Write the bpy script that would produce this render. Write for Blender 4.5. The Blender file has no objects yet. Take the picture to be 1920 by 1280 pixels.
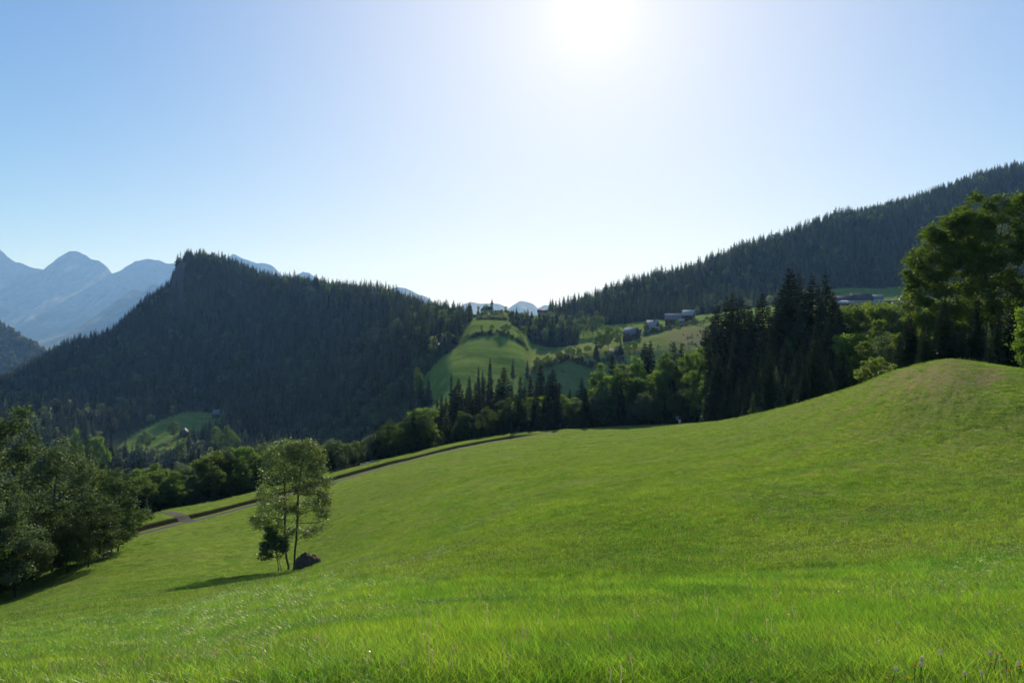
import bpy, math, random
import numpy as np
from mathutils import Vector

S = bpy.context.scene
COL = S.collection
PI = math.pi
F = 1280.0          # focal length in pixels of the 1920 px wide frame
HOR = 600.0         # row of the horizon

# ------------------------------------------------------------------ camera
cd = bpy.data.cameras.new('camera')
cam = bpy.data.objects.new('camera', cd); COL.objects.link(cam)
cd.sensor_width = 36.0; cd.lens = 24.0
cd.shift_y = -(640.0 - HOR) / 1920.0
cd.clip_start = 0.1; cd.clip_end = 60000
cam.location = (0, 0, 0); cam.rotation_euler = (PI / 2, 0, 0)
S.camera = cam

# ------------------------------------------------------------------ sun, sky, exposure
SUN_EL = math.radians(24.2); SUN_AZ = math.radians(6.7)
SV = Vector((math.sin(SUN_AZ) * math.cos(SUN_EL), math.cos(SUN_AZ) * math.cos(SUN_EL), math.sin(SUN_EL)))
sl = bpy.data.lights.new('sun', 'SUN'); sl.energy = 5.0; sl.angle = math.radians(0.5); sl.color = (1.0, 0.93, 0.82)
so = bpy.data.objects.new('sun', sl); COL.objects.link(so); so.rotation_euler = SV.to_track_quat('Z', 'Y').to_euler()
so.location = (0, 0, 200)
EXPO = 1.3; SKY_K = 0.238
W = bpy.data.worlds.new('World'); S.world = W; W.use_nodes = True
wt = W.node_tree; wt.nodes.clear()
sky = wt.nodes.new('ShaderNodeTexSky'); sky.sky_type = 'NISHITA'; sky.sun_disc = False
sky.sun_elevation = SUN_EL; sky.sun_rotation = SUN_AZ; sky.altitude = 900
sky.air_density = 0.7; sky.dust_density = 0.1; sky.ozone_density = 3.0
bg = wt.nodes.new('ShaderNodeBackground'); bg.inputs[1].default_value = 0.10
wo = wt.nodes.new('ShaderNodeOutputWorld')
# aureole of the sun itself (a physical part of a hazy sky, tied to the sun's direction)
tc = wt.nodes.new('ShaderNodeTexCoord')
dt = wt.nodes.new('ShaderNodeVectorMath'); dt.operation = 'DOT_PRODUCT'; dt.inputs[1].default_value = SV
wt.links.new(tc.outputs['Generated'], dt.inputs[0])
def wpow(e, k):
    a = wt.nodes.new('ShaderNodeMath'); a.operation = 'MAXIMUM'; a.inputs[1].default_value = 0.0
    wt.links.new(dt.outputs['Value'], a.inputs[0])
    p = wt.nodes.new('ShaderNodeMath'); p.operation = 'POWER'; p.inputs[1].default_value = e
    wt.links.new(a.outputs[0], p.inputs[0])
    m = wt.nodes.new('ShaderNodeMath'); m.operation = 'MULTIPLY'; m.inputs[1].default_value = k
    wt.links.new(p.outputs[0], m.inputs[0]); return m.outputs[0]
GLOW = [(6000.0, 60.0), (1400.0, 4.0), (200.0, 0.9), (45.0, 0.45), (13.0, 0.80)]
acc = None
for e, k in GLOW:
    o = wpow(e, k)
    if acc is None: acc = o
    else:
        ad = wt.nodes.new('ShaderNodeMath'); ad.operation = 'ADD'
        wt.links.new(acc, ad.inputs[0]); wt.links.new(o, ad.inputs[1]); acc = ad.outputs[0]
gc = wt.nodes.new('ShaderNodeVectorMath'); gc.operation = 'SCALE'; gc.inputs[0].default_value = (1.0, 0.95, 1.15)
wt.links.new(acc, gc.inputs['Scale'])
# overall brightness of the clear sky, levelling off softly towards white as a bright sky does on film
tn = wt.nodes.new('ShaderNodeVectorMath'); tn.operation = 'MULTIPLY'; tn.inputs[1].default_value = tuple(SKY_K * t for t in (0.60, 0.79, 1.08))
wt.links.new(sky.outputs[0], tn.inputs[0])
sm = wt.nodes.new('ShaderNodeVectorMath'); sm.operation = 'ADD'
wt.links.new(tn.outputs[0], sm.inputs[0]); wt.links.new(gc.outputs[0], sm.inputs[1])
# whiter air low down, mostly under the sun
sz = wt.nodes.new('ShaderNodeSeparateXYZ'); wt.links.new(tc.outputs['Generated'], sz.inputs[0])
h1 = wt.nodes.new('ShaderNodeMath'); h1.operation = 'SUBTRACT'; h1.inputs[0].default_value = 1.0; h1.use_clamp = True; wt.links.new(sz.outputs[2], h1.inputs[1])
h2 = wt.nodes.new('ShaderNodeMath'); h2.operation = 'POWER'; h2.inputs[1].default_value = 8.0; wt.links.new(h1.outputs[0], h2.inputs[0])
h3 = wt.nodes.new('ShaderNodeMath'); h3.operation = 'MULTIPLY'; wt.links.new(h2.outputs[0], h3.inputs[0]); wt.links.new(wpow(6.0, 1.5), h3.inputs[1])
h4 = wt.nodes.new('ShaderNodeVectorMath'); h4.operation = 'SCALE'; h4.inputs[0].default_value = (1.0, 0.40, 0.15); wt.links.new(h3.outputs[0], h4.inputs['Scale'])
s5 = wt.nodes.new('ShaderNodeVectorMath'); s5.operation = 'ADD'; wt.links.new(sm.outputs[0], s5.inputs[0]); wt.links.new(h4.outputs[0], s5.inputs[1])
sx = wt.nodes.new('ShaderNodeSeparateXYZ'); wt.links.new(s5.outputs[0], sx.inputs[0]); cx = wt.nodes.new('ShaderNodeCombineXYZ')
for i in range(3):
    a_ = wt.nodes.new('ShaderNodeMath'); a_.operation = 'MULTIPLY'; a_.inputs[1].default_value = -1.0; wt.links.new(sx.outputs[i], a_.inputs[0])
    b_ = wt.nodes.new('ShaderNodeMath'); b_.operation = 'EXPONENT'; wt.links.new(a_.outputs[0], b_.inputs[0])
    d_ = wt.nodes.new('ShaderNodeMath'); d_.operation = 'SUBTRACT'; d_.inputs[0].default_value = 1.0; wt.links.new(b_.outputs[0], d_.inputs[1])
    m_ = wt.nodes.new('ShaderNodeMath'); m_.operation = 'MULTIPLY'; m_.inputs[1].default_value = 10.3 / EXPO; wt.links.new(d_.outputs[0], m_.inputs[0])
    wt.links.new(m_.outputs[0], cx.inputs[i])
wt.links.new(cx.outputs[0], bg.inputs[0]); wt.links.new(bg.outputs[0], wo.inputs[0])
S.view_settings.view_transform = 'Standard'; S.view_settings.look = 'None'
S.view_settings.exposure = math.log2(EXPO); S.view_settings.gamma = 1.0
c = S.cycles
c.max_bounces = 6; c.diffuse_bounces = 3; c.glossy_bounces = 2; c.transmission_bounces = 4
c.transparent_max_bounces = 6; c.volume_bounces = 1; c.caustics_reflective = False; c.caustics_refractive = False
c.sample_clamp_indirect = 4.0

# ------------------------------------------------------------------ helpers
def link(o): COL.objects.link(o); return o
def mesh(name, V, Fc, mats=(), smooth=False):
    """V (n,3); Fc a list of (k,m) integer arrays (all faces of one array have m corners)"""
    V = np.asarray(V, dtype=np.float32)
    if not isinstance(Fc, (list, tuple)): Fc = [Fc]
    Fc = [np.asarray(f, dtype=np.int32) for f in Fc if len(f)]
    me = bpy.data.meshes.new(name)
    me.vertices.add(len(V)); me.vertices.foreach_set('co', V.ravel())
    loops = np.concatenate([f.ravel() for f in Fc]); n = sum(len(f) for f in Fc)
    tot = np.concatenate([np.full(len(f), f.shape[1], dtype=np.int32) for f in Fc])
    st = np.concatenate([[0], np.cumsum(tot)[:-1]]).astype(np.int32)
    me.loops.add(len(loops)); me.loops.foreach_set('vertex_index', loops)
    me.polygons.add(n); me.polygons.foreach_set('loop_start', st); me.polygons.foreach_set('loop_total', tot)
    if smooth: me.polygons.foreach_set('use_smooth', np.ones(n, dtype=bool))
    for m in (mats if isinstance(mats, (list, tuple)) else [mats]): me.materials.append(m)
    me.update(calc_edges=True); return me
def obj(name, me, parent=None, loc=None):
    o = bpy.data.objects.new(name, me); link(o)
    if parent: o.parent = parent
    if loc is not None: o.location = loc
    return o
def tag(o, label=None, cat=None, group=None, kind=None):
    if label: o['label'] = label
    if cat: o['category'] = cat
    if group: o['group'] = group
    if kind: o['kind'] = kind
    return o
def ordinal(n):
    w = 'first second third fourth fifth sixth seventh eighth ninth tenth eleventh twelfth thirteenth fourteenth fifteenth sixteenth seventeenth eighteenth nineteenth twentieth'.split()
    return w[n - 1] if n <= 20 else f'{n}th'
class MB:
    def __init__(s): s.v = []; s.q = []; s.t = []; s.n = 0; s.ng = {}
    def add(s, V, faces):
        b = s.n; s.v.append(np.asarray(V, dtype=float)); s.n += len(V)
        for f in faces:
            s.ng.setdefault(len(f), []).append([i + b for i in f])
    def box(s, c, d, rz=0):
        x, y, z = d[0] / 2, d[1] / 2, d[2] / 2
        P = np.array([(-x,-y,-z),(x,-y,-z),(x,y,-z),(-x,y,-z),(-x,-y,z),(x,-y,z),(x,y,z),(-x,y,z)])
        if rz: P = P @ np.array([[math.cos(rz), math.sin(rz), 0],[-math.sin(rz), math.cos(rz), 0],[0,0,1]])
        s.add(P + np.array(c), [(0,3,2,1),(4,5,6,7),(0,1,5,4),(1,2,6,5),(2,3,7,6),(3,0,4,7)])
    def build(s, name, mat, parent=None, smooth=False):
        me = mesh(name, np.concatenate(s.v), [np.array(v) for v in s.ng.values()], mat, smooth)
        return obj(name, me, parent)

_rt = np.random.RandomState(7).rand(256, 256)
def vnoise(x, y):
    xi = np.floor(x).astype(int); yi = np.floor(y).astype(int)
    fx = x - xi; fy = y - yi; fx = fx * fx * (3 - 2 * fx); fy = fy * fy * (3 - 2 * fy)
    g = lambda a, b: _rt[a & 255, b & 255]
    return (g(xi, yi) * (1 - fx) + g(xi + 1, yi) * fx) * (1 - fy) + (g(xi, yi + 1) * (1 - fx) + g(xi + 1, yi + 1) * fx) * fy - 0.5
def fbm(x, y, o=4, g=0.5):
    r = 0; a = 1.0
    for i in range(o):
        r = r + a * vnoise(x * 2 ** i + 17.3 * i, y * 2 ** i + 9.1 * i); a *= g
    return r
def sstep(a, b, x):
    t = np.clip((x - a) / (b - a), 0, 1); return t * t * (3 - 2 * t)
def pchip_slopes(x, y):
    h = np.diff(x, axis=0); d = np.diff(y, axis=0) / h
    m = np.zeros_like(y)
    w1 = 2 * h[1:] + h[:-1]; w2 = h[1:] + 2 * h[:-1]
    with np.errstate(divide='ignore', invalid='ignore'):
        mm = (w1 + w2) / (w1 / d[:-1] + w2 / d[1:])
    m[1:-1] = np.where(d[:-1] * d[1:] > 0, mm, 0.0); m[0] = d[0]; m[-1] = d[-1]
    return m
def pchip(x, y, q):
    x = np.asarray(x, float); y = np.asarray(y, float); m = pchip_slopes(x, y)
    q = np.clip(q, x[0], x[-1]); i = np.clip(np.searchsorted(x, q) - 1, 0, len(x) - 2)
    h = x[i + 1] - x[i]; t = (q - x[i]) / h
    return ((2*t**3 - 3*t**2 + 1) * y[i] + (t**3 - 2*t**2 + t) * h * m[i] + (-2*t**3 + 3*t**2) * y[i+1] + (t**3 - t**2) * h * m[i+1])

# ------------------------------------------------------------------ terrain: one loft of contour rows (bearing px, elevation py, depth Y in metres)
ROWS = [
 # A  the meadow at our feet
 [(-400,1350,6.0),(0,1300,5.0),(480,1275,4.3),(960,1262,3.9),(1440,1262,3.8),(1920,1262,3.8),(2400,1262,3.8)],
 # B  lip where the tall grass ends
 [(-400,1210,22),(0,1182,24),(150,1157,27),(325,1131,30),(480,1104,26),(700,1080,20),(960,1074,16),(1440,1057,15),(1920,1035,13.5),(2400,1010,12)],
 # C  mown slope
 [(-400,1180,46),(0,1140,48),(200,1097,49),(325,1090,48),(540,1072,51),(700,1022,47),(960,950,42),(1200,910,41),(1440,880,40),(1700,850,36),(1920,838,31),(2400,830,25)],
 # D  farm track
 [(-400,1150,58),(0,1098,64),(250,1003,82),(400,965,93),(490,941,100),(620,903,112),(740,870,126),(850,843,140),(960,822,153),(1100,806.5,163),(1200,803,156),(1270,802,135),(1340,800,106),(1450,785,80),(1600,748,61),(1700,715,51),(1780,702,45),(1860,732,39),(1950,745,35),(2400,745,28)],
 # E  edge of the bench / crest of the knoll
 [(-400,1120,68),(0,1078,76),(250,980,92),(300,960,99),(400,940,107),(490,919,114),(620,885,127),(720,861,138),(790,845,148),(860,829,157),(950,815,165),(1000,809,169),(1100,802,175),(1200,797,172),(1280,794,158),(1340,790,126),(1450,768,93),(1600,726,72),(1660,703,65),(1700,690,60),(1740,680,56),(1780,673,53),(1820,676,51),(1860,683,48),(1950,694,44),(2400,690,38)],
 # F  dip where the belt trees stand (z given)
 [(-400,'z-38',95),(0,'z-35',105),(250,'z-37',125),(490,'z-38',150),(620,'z-38',165),(860,'z-38',195),(1100,'z-37',215),(1250,'z-34',208),(1340,'z-28',175),(1450,'z-23',150),(1600,'z-18',130),(1780,'z-12',110),(1850,'z-9',95),(1950,'z-7',80),(2400,'z-6',70)],
 # G  valley floor
 [(-400,'z-115',420),(0,'z-112',430),(300,'z-106',480),(500,'z-92',420),(700,'z-78',390),(850,'z-46',370),(940,'z-45',370),(980,'z-48',385),(1010,'z-52',402),(1060,'z-52',412),(1100,'z-51',418),(1200,'z-47',405),(1300,'z-41',388),(1400,'z-30',390),(1450,'z-22',375),(1600,'z-8',370),(1800,'z-1',380),(2400,'z2',380)],
 # H  foot of the hills / brow of the farm ridge
 [(-400,770,680),(0,765,690),(200,775,680),(330,800,620),(400,772,680),(600,745,640),(700,722,560),(800,702,480),(850,690,430),(940,657,470),(980,668,462),(1000,690,455),(1060,672,465),(1120,655,500),(1200,651,470),(1300,655,440),(1400,640,450),(1500,600,500),(1600,578,520),(1730,572,530),(2400,560,540)],
 # I
 [(-400,740,780),(0,737,790),(200,690,830),(400,640,880),(600,640,770),(700,640,660),(800,645,520),(850,645,500),(880,628,515),(905,625,514),(940,624,516),(980,640,525),(1000,662,530),(1060,650,565),(1120,640,575),(1200,619,560),(1300,604,545),(1400,590,560),(1500,576,600),(1600,569.5,600),(1730,567.5,600),(2400,552,610)],
 # I2
 [(-400,745,820),(0,733,830),(200,660,900),(400,600,950),(600,600,850),(700,605,730),(800,615,580),(860,609,565),(882,606,562),(905,603,560),(940,603,565),(1000,606,640),(1060,608,690),(1120,603,680),(1200,596,680),(1300,585,690),(1400,570,720),(1500,559,740),(1600,550,730),(1730,548,730),(2400,520,780)],
 # J  crests
 [(-400,770,860),(0,724,890),(90,680,930),(150,652,950),(200,636,980),(270,576,1030),(318,538,1060),(333,497,1068),(345,488,1072),(380,486,1080),(420,492,1080),(450,506,1078),(500,525,1030),(600,541,950),(700,553,885),(770,578,730),(820,587,650),(870,591,620),(883,594,640),(905,587.5,700),(945,586,700),(990,590,700),(1020,590,720),(1040,590,860),(1070,580,830),(1100,574,820),(1200,537,840),(1300,512,870),(1400,475,910),(1500,443,970),(1600,408,1050),(1700,388,1080),(1800,351,1110),(1920,318,1140),(2400,200,1250)],
 # K  behind
 [(-400,'z-200',1500),(0,'z-150',1500),(400,'z-100',1700),(800,'z-120',1600),(1000,'z-140',1500),(1200,'z-50',1500),(1600,'z0',1700),(1920,'z20',1800),(2400,'z50',1800)],
 # L
 [(-400,'z-330',3200),(960,'z-300',3200),(2400,'z-250',3200)],
 [(-400,'z-330',13500),(960,'z-330',13500),(2400,'z-330',13500)],
]
PXG = np.arange(-400, 2401, 2.0)
RY = []; RSL = []
for r in ROWS:
    a = []
    for px, py, Y in r:
        s = (float(py[1:]) / Y) if isinstance(py, str) else (HOR - py) / F
        a.append((px, s, math.log(Y)))
    a = np.array(a)
    RY.append(pchip(a[:, 0], a[:, 2], PXG)); RSL.append(pchip(a[:, 0], a[:, 1], PXG))
RY = np.array(RY); RSL = np.array(RSL)
for k in range(1, len(RY)): RY[k] = np.maximum(RY[k], RY[k - 1] + 0.02)
RM = pchip_slopes(RY, RSL)
def loft(px, Y):
    """surface elevation ratio and row coordinate"""
    px = np.clip(px, PXG[0], PXG[-1]); Y = np.maximum(Y, 0.02)
    j = np.clip(((px - PXG[0]) / 2.0).astype(int), 0, len(PXG) - 2); f = (px - PXG[j]) / 2.0
    y = RY[:, j] * (1 - f) + RY[:, j + 1] * f; s = RSL[:, j] * (1 - f) + RSL[:, j + 1] * f; m = RM[:, j] * (1 - f) + RM[:, j + 1] * f
    l = np.log(Y); lc = np.clip(l, y[0], y[-1])
    k = np.clip((lc[None] > y).sum(0) - 1, 0, len(y) - 2); n = np.arange(len(px))
    y0 = y[k, n]; y1 = y[k + 1, n]; h = y1 - y0; t = (lc - y0) / h
    v = ((2*t**3 - 3*t**2 + 1) * s[k, n] + (t**3 - 2*t**2 + t) * h * m[k, n] + (-2*t**3 + 3*t**2) * s[k+1, n] + (t**3 - t**2) * h * m[k+1, n])
    YA = np.exp(y[0]); z = v * Y
    near = Y < YA
    z = np.where(near, -1.72 + (v * YA + 1.72) * (Y / YA), z)
    trackY = np.exp(y[3])
    return z, k + t, trackY
def detail(x, y, Y, row, trackY, px):
    n = 0.05 * fbm(x / 1.3, y / 1.3, 3) + 0.16 * fbm(x / 7, y / 7, 2)
    near = n * sstep(0.5, 3.0, Y) * (1 - 0.55 * np.clip(row - 2.5, 0, 1)) + 0.5 * fbm(x / 22, y / 22, 2) * sstep(12, 25, Y) * (1 - sstep(2.6, 3.0, row))
    far = sstep(5.2, 6.2, row)
    hill = far * (3.2 * fbm(x / 70 + 3, y / 70, 4) ) * (1 - 0.62 * sstep(840, 900, px) * (1 - sstep(1500, 1600, px)) * (1 - sstep(9.3, 9.9, row)))
    # cut bank on the far side of the track
    dY = Y - trackY; g = sstep(230, 262, px) * (1 - sstep(960, 1040, px))
    bank = g * (0.42 + 0.25 * vnoise(x / 9, y / 9)) * sstep(1.4, 2.8, dY) * (1 - sstep(4.0, 16, dY))
    bank = bank - g * 0.10 * sstep(-3.5, -2.5, dY) * (1 - sstep(1.6, 3.2, dY))
    # low terraces of old field edges under the church and by the farm
    tr = sstep(885, 900, px) * (1 - sstep(990, 1010, px)) * sstep(9.2, 9.5, row) * (1 - sstep(9.92, 9.98, row))
    fr = (Y / 17.0 + 1.1 * vnoise(x / 26, y / 40)) % 1.0; z0 = tr * 2.6 * (sstep(0.0, 0.12, fr) - fr)
    ys = 452 + 14 * vnoise(x / 22, y / 60); z0 = z0 + sstep(866, 880, px) * (1 - sstep(950, 990, px)) * 0.6 * sstep(0, 1.5, Y - ys) * (1 - sstep(4, 26, Y - ys))
    ys = 507.5 + 3 * vnoise(x / 18, y / 60); z0 = z0 + sstep(872, 886, px) * (1 - sstep(975, 990, px)) * 1.5 * sstep(0, 2.0, Y - ys) * (1 - sstep(5, 22, Y - ys))
    return near * (1 - far) + hill + bank + z0
TANMAX = (PXG[-1] - 960) / F
def ground(x, y):
    x = np.atleast_1d(np.asarray(x, float)); y = np.atleast_1d(np.asarray(y, float))
    r = np.hypot(x, y); az = np.arctan2(x, y)
    azl = math.atan((PXG[0] - 960) / F); azr = math.atan(TANMAX)
    inside = (az >= azl) & (az <= azr)
    def ev(a):
        Y = r * np.cos(a); px = 960 + F * np.tan(a)
        z, row, tY = loft(px, Y); return z + detail(x, y, Y, row, tY, px), row, px
    zi, rowi, pxi = ev(np.clip(az, azl, azr))
    if inside.all(): return zi, rowi, pxi
    zl, _, _ = ev(np.full_like(az, azl)); zr, _, _ = ev(np.full_like(az, azr))
    t = np.where(az > 0, az - azr, az + 2 * PI - azr) / (2 * PI - (azr - azl)); t = sstep(0, 1, t)
    zz = zr * (1 - t) + zl * t
    return np.where(inside, zi, zz), rowi, pxi
def gz(x, y): return float(ground(x, y)[0][0])
def at(px, Y):
    """ground point at depth Y on the bearing px"""
    x = (px - 960) / F * Y; return Vector((x, Y, gz(x, Y)))
def cast(px, py, y0=2.0, y1=1300.0, h=0.0, n=4000):
    """first ground point (raised by h) met along a bearing and elevation"""
    Ys = np.exp(np.linspace(math.log(y0), math.log(y1), n)); xs = (px - 960) / F * Ys
    z = ground(xs, Ys)[0] + h; d = z - (HOR - py) / F * Ys
    i = np.argmax(d > 0)
    return Vector((xs[i], Ys[i], z[i] - h))

# ------------------------------------------------------------------ materials
def mat(name):
    m = bpy.data.materials.new(name); m.use_nodes = True; m.node_tree.nodes.clear(); return m
class N:
    def __init__(s, m): s.m = m; s.t = m.node_tree
    def n(s, typ, **k):
        x = s.t.nodes.new(typ)
        for a, b in k.items(): setattr(x, a, b)
        return x
    def l(s, a, b): s.t.links.new(a, b)
    def noise(s, vec, scale, det=3, rough=0.5, dist=0.0):
        x = s.n('ShaderNodeTexNoise'); x.inputs['Scale'].default_value = scale; x.inputs['Detail'].default_value = det
        x.inputs['Roughness'].default_value = rough; x.inputs['Distortion'].default_value = dist
        if vec is not None: s.l(vec, x.inputs['Vector'])
        return x.outputs['Fac']
    def ramp(s, fac, stops):
        x = s.n('ShaderNodeValToRGB'); e = x.color_ramp.elements
        while len(e) < len(stops): e.new(0.5)
        for el, (p, c) in zip(e, stops): el.position = p; el.color = (c, c, c, 1) if isinstance(c, (int, float)) else (*c, 1)
        s.l(fac, x.inputs[0]); return x.outputs[0]
    def mix(s, fac, a, b, mode='MIX'):
        x = s.n('ShaderNodeMix', data_type='RGBA', blend_type=mode)
        for i, v in ((0, fac), (6, a), (7, b)):
            if isinstance(v, (int, float)): x.inputs[i].default_value = v
            elif isinstance(v, tuple): x.inputs[i].default_value = (*v, 1)
            else: s.l(v, x.inputs[i])
        return x.outputs[2]
    def math(s, op, a, b=0.0):
        x = s.n('ShaderNodeMath', operation=op)
        for i, v in ((0, a), (1, b)):
            if isinstance(v, (int, float)): x.inputs[i].default_value = v
            else: s.l(v, x.inputs[i])
        return x.outputs[0]
    def bump(s, h, strength, dist):
        x = s.n('ShaderNodeBump'); x.inputs['Strength'].default_value = strength; x.inputs['Distance'].default_value = dist
        s.l(h, x.inputs['Height']); return x.outputs[0]
    def coord(s, k='Object'): return s.n('ShaderNodeTexCoord').outputs[k]
    def pos(s): return s.n('ShaderNodeNewGeometry').outputs['Position']
    def attr(s, nm): return s.n('ShaderNodeAttribute', attribute_name=nm).outputs['Fac']
    def out(s, sh): o = s.n('ShaderNodeOutputMaterial'); s.l(sh, o.inputs[0])
    def prin(s, col, rough=0.8, normal=None, spec=0.3, metal=0.0):
        p = s.n('ShaderNodeBsdfPrincipled')
        if isinstance(col, tuple): p.inputs['Base Color'].default_value = (*col, 1)
        else: s.l(col, p.inputs['Base Color'])
        if isinstance(rough, (int, float)): p.inputs['Roughness'].default_value = rough
        else: s.l(rough, p.inputs['Roughness'])
        p.inputs['Specular IOR Level'].default_value = spec; p.inputs['Metallic'].default_value = metal
        if normal is not None: s.l(normal, p.inputs['Normal'])
        s.out(p.outputs[0]); return p

def foliage(name, a, b, trans, tw=0.45, gloss=0.08, rough=0.4, cl=0.5, rnd=0.35, hue=0.02, world=False):
    """leaf material: colour between a and b by clump, light passing through the leaf, a slight sheen"""
    m = mat(name); n = N(m)
    oi = n.n('ShaderNodeObjectInfo'); f = n.noise(n.pos() if world else n.coord(), cl, 4, 0.65)
    colr = n.mix(n.ramp(f, [(0.35, 0.0), (0.65, 1.0)]), a, b)
    hs = n.n('ShaderNodeHueSaturation'); n.l(colr, hs.inputs['Color'])
    mr = n.n('ShaderNodeMapRange'); n.l(oi.outputs['Random'], mr.inputs[0]); mr.inputs[3].default_value = 1 - rnd; mr.inputs[4].default_value = 1 + rnd
    n.l(mr.outputs[0], hs.inputs['Value'])
    mh = n.n('ShaderNodeMapRange'); n.l(n.math('FRACT', n.math('MULTIPLY', oi.outputs['Random'], 7.13)), mh.inputs[0])
    mh.inputs[3].default_value = 0.5 - hue; mh.inputs[4].default_value = 0.5 + hue; n.l(mh.outputs[0], hs.inputs['Hue'])
    d = n.n('ShaderNodeBsdfDiffuse'); n.l(hs.outputs[0], d.inputs[0])
    t = n.n('ShaderNodeBsdfTranslucent'); tcn = n.mix(1.0, hs.outputs[0], trans, 'MULTIPLY'); n.l(tcn, t.inputs[0])
    mx = n.n('ShaderNodeMixShader'); mx.inputs[0].default_value = tw; n.l(d.outputs[0], mx.inputs[1]); n.l(t.outputs[0], mx.inputs[2])
    g = n.n('ShaderNodeBsdfGlossy'); g.inputs['Roughness'].default_value = rough; g.inputs[0].default_value = (1, 1, 1, 1)
    m2 = n.n('ShaderNodeMixShader'); m2.inputs[0].default_value = gloss; n.l(mx.outputs[0], m2.inputs[1]); n.l(g.outputs[0], m2.inputs[2])
    n.out(m2.outputs[0]); return m
M = {}
M['spruce'] = foliage('spruce_needles', (0.022, 0.040, 0.018), (0.040, 0.062, 0.024), (1.2, 1.2, 0.7), 0.15, 0.01, 0.5, 0.25, 0.3, 0.015)
M['spruce_far'] = foliage('spruce_needles_far', (0.022, 0.038, 0.020), (0.055, 0.076, 0.030), (1.8, 1.8, 0.8), 0.28, 0.02, 0.5, 0.12, 0.5, 0.025)
M['leaf'] = foliage('broad_leaves', (0.055, 0.100, 0.022), (0.10, 0.155, 0.030), (2.6, 2.5, 0.9), 0.42, 0.02, 0.5, 0.4, 0.3, 0.02)
M['leaf_far'] = foliage('broad_leaves_far', (0.055, 0.090, 0.028), (0.10, 0.14, 0.04), (2.2, 2.2, 0.9), 0.4, 0.05, 0.4, 0.15, 0.4, 0.02)
M['leaf_maple'] = foliage('maple_leaves', (0.040, 0.078, 0.016), (0.075, 0.118, 0.022), (2.3, 2.3, 0.7), 0.42, 0.02, 0.5, 0.5, 0.1, 0.01)
M['leaf_ash'] = foliage('ash_leaves', (0.060, 0.098, 0.032), (0.100, 0.145, 0.050), (2.4, 2.4, 1.0), 0.42, 0.06, 0.45, 0.6, 0.12, 0.01)
M['leaf_silver'] = foliage('willow_leaves', (0.070, 0.105, 0.050), (0.11, 0.15, 0.08), (1.8, 1.9, 0.9), 0.36, 0.015, 0.5, 0.5, 0.2, 0.015)
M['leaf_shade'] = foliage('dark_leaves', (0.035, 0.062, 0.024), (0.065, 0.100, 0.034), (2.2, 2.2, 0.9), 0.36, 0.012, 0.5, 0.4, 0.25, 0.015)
M['leaf_bush'] = foliage('bush_leaves', (0.085, 0.135, 0.020), (0.13, 0.18, 0.03), (2.8, 2.6, 0.7), 0.45, 0.06, 0.4, 0.8, 0.1, 0.01)
M['grass'] = foliage('grass_blades', (0.072, 0.150, 0.020), (0.150, 0.220, 0.034), (2.7, 2.8, 0.9), 0.5, 0.03, 0.35, 0.55, 0.45, 0.03, True)
M['mown'] = foliage('mown_grass_blades', (0.076, 0.140, 0.026), (0.132, 0.185, 0.040), (2.3, 2.4, 0.95), 0.45, 0.02, 0.4, 0.16, 0.35, 0.025, True)
M['straw'] = foliage('seed_stalks', (0.22, 0.20, 0.10), (0.30, 0.27, 0.15), (1.6, 1.6, 1.2), 0.4, 0.1, 0.4, 0.5, 0.3, 0.01)
def bark(name, a, b, sc=6):
    m = mat(name); n = N(m); co = n.coord()
    mp = n.n('ShaderNodeMapping'); mp.inputs['Scale'].default_value = (1, 1, 0.15); n.l(co, mp.inputs[0])
    f = n.noise(mp.outputs[0], sc, 5, 0.7)
    n.prin(n.mix(f, a, b), 0.9, n.bump(f, 0.6, 0.03), 0.2); return m
M['bark'] = bark('grey_brown_bark', (0.035, 0.028, 0.02), (0.11, 0.095, 0.075))
M['bark_spruce'] = bark('spruce_bark', (0.03, 0.022, 0.017), (0.09, 0.07, 0.055))

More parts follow.
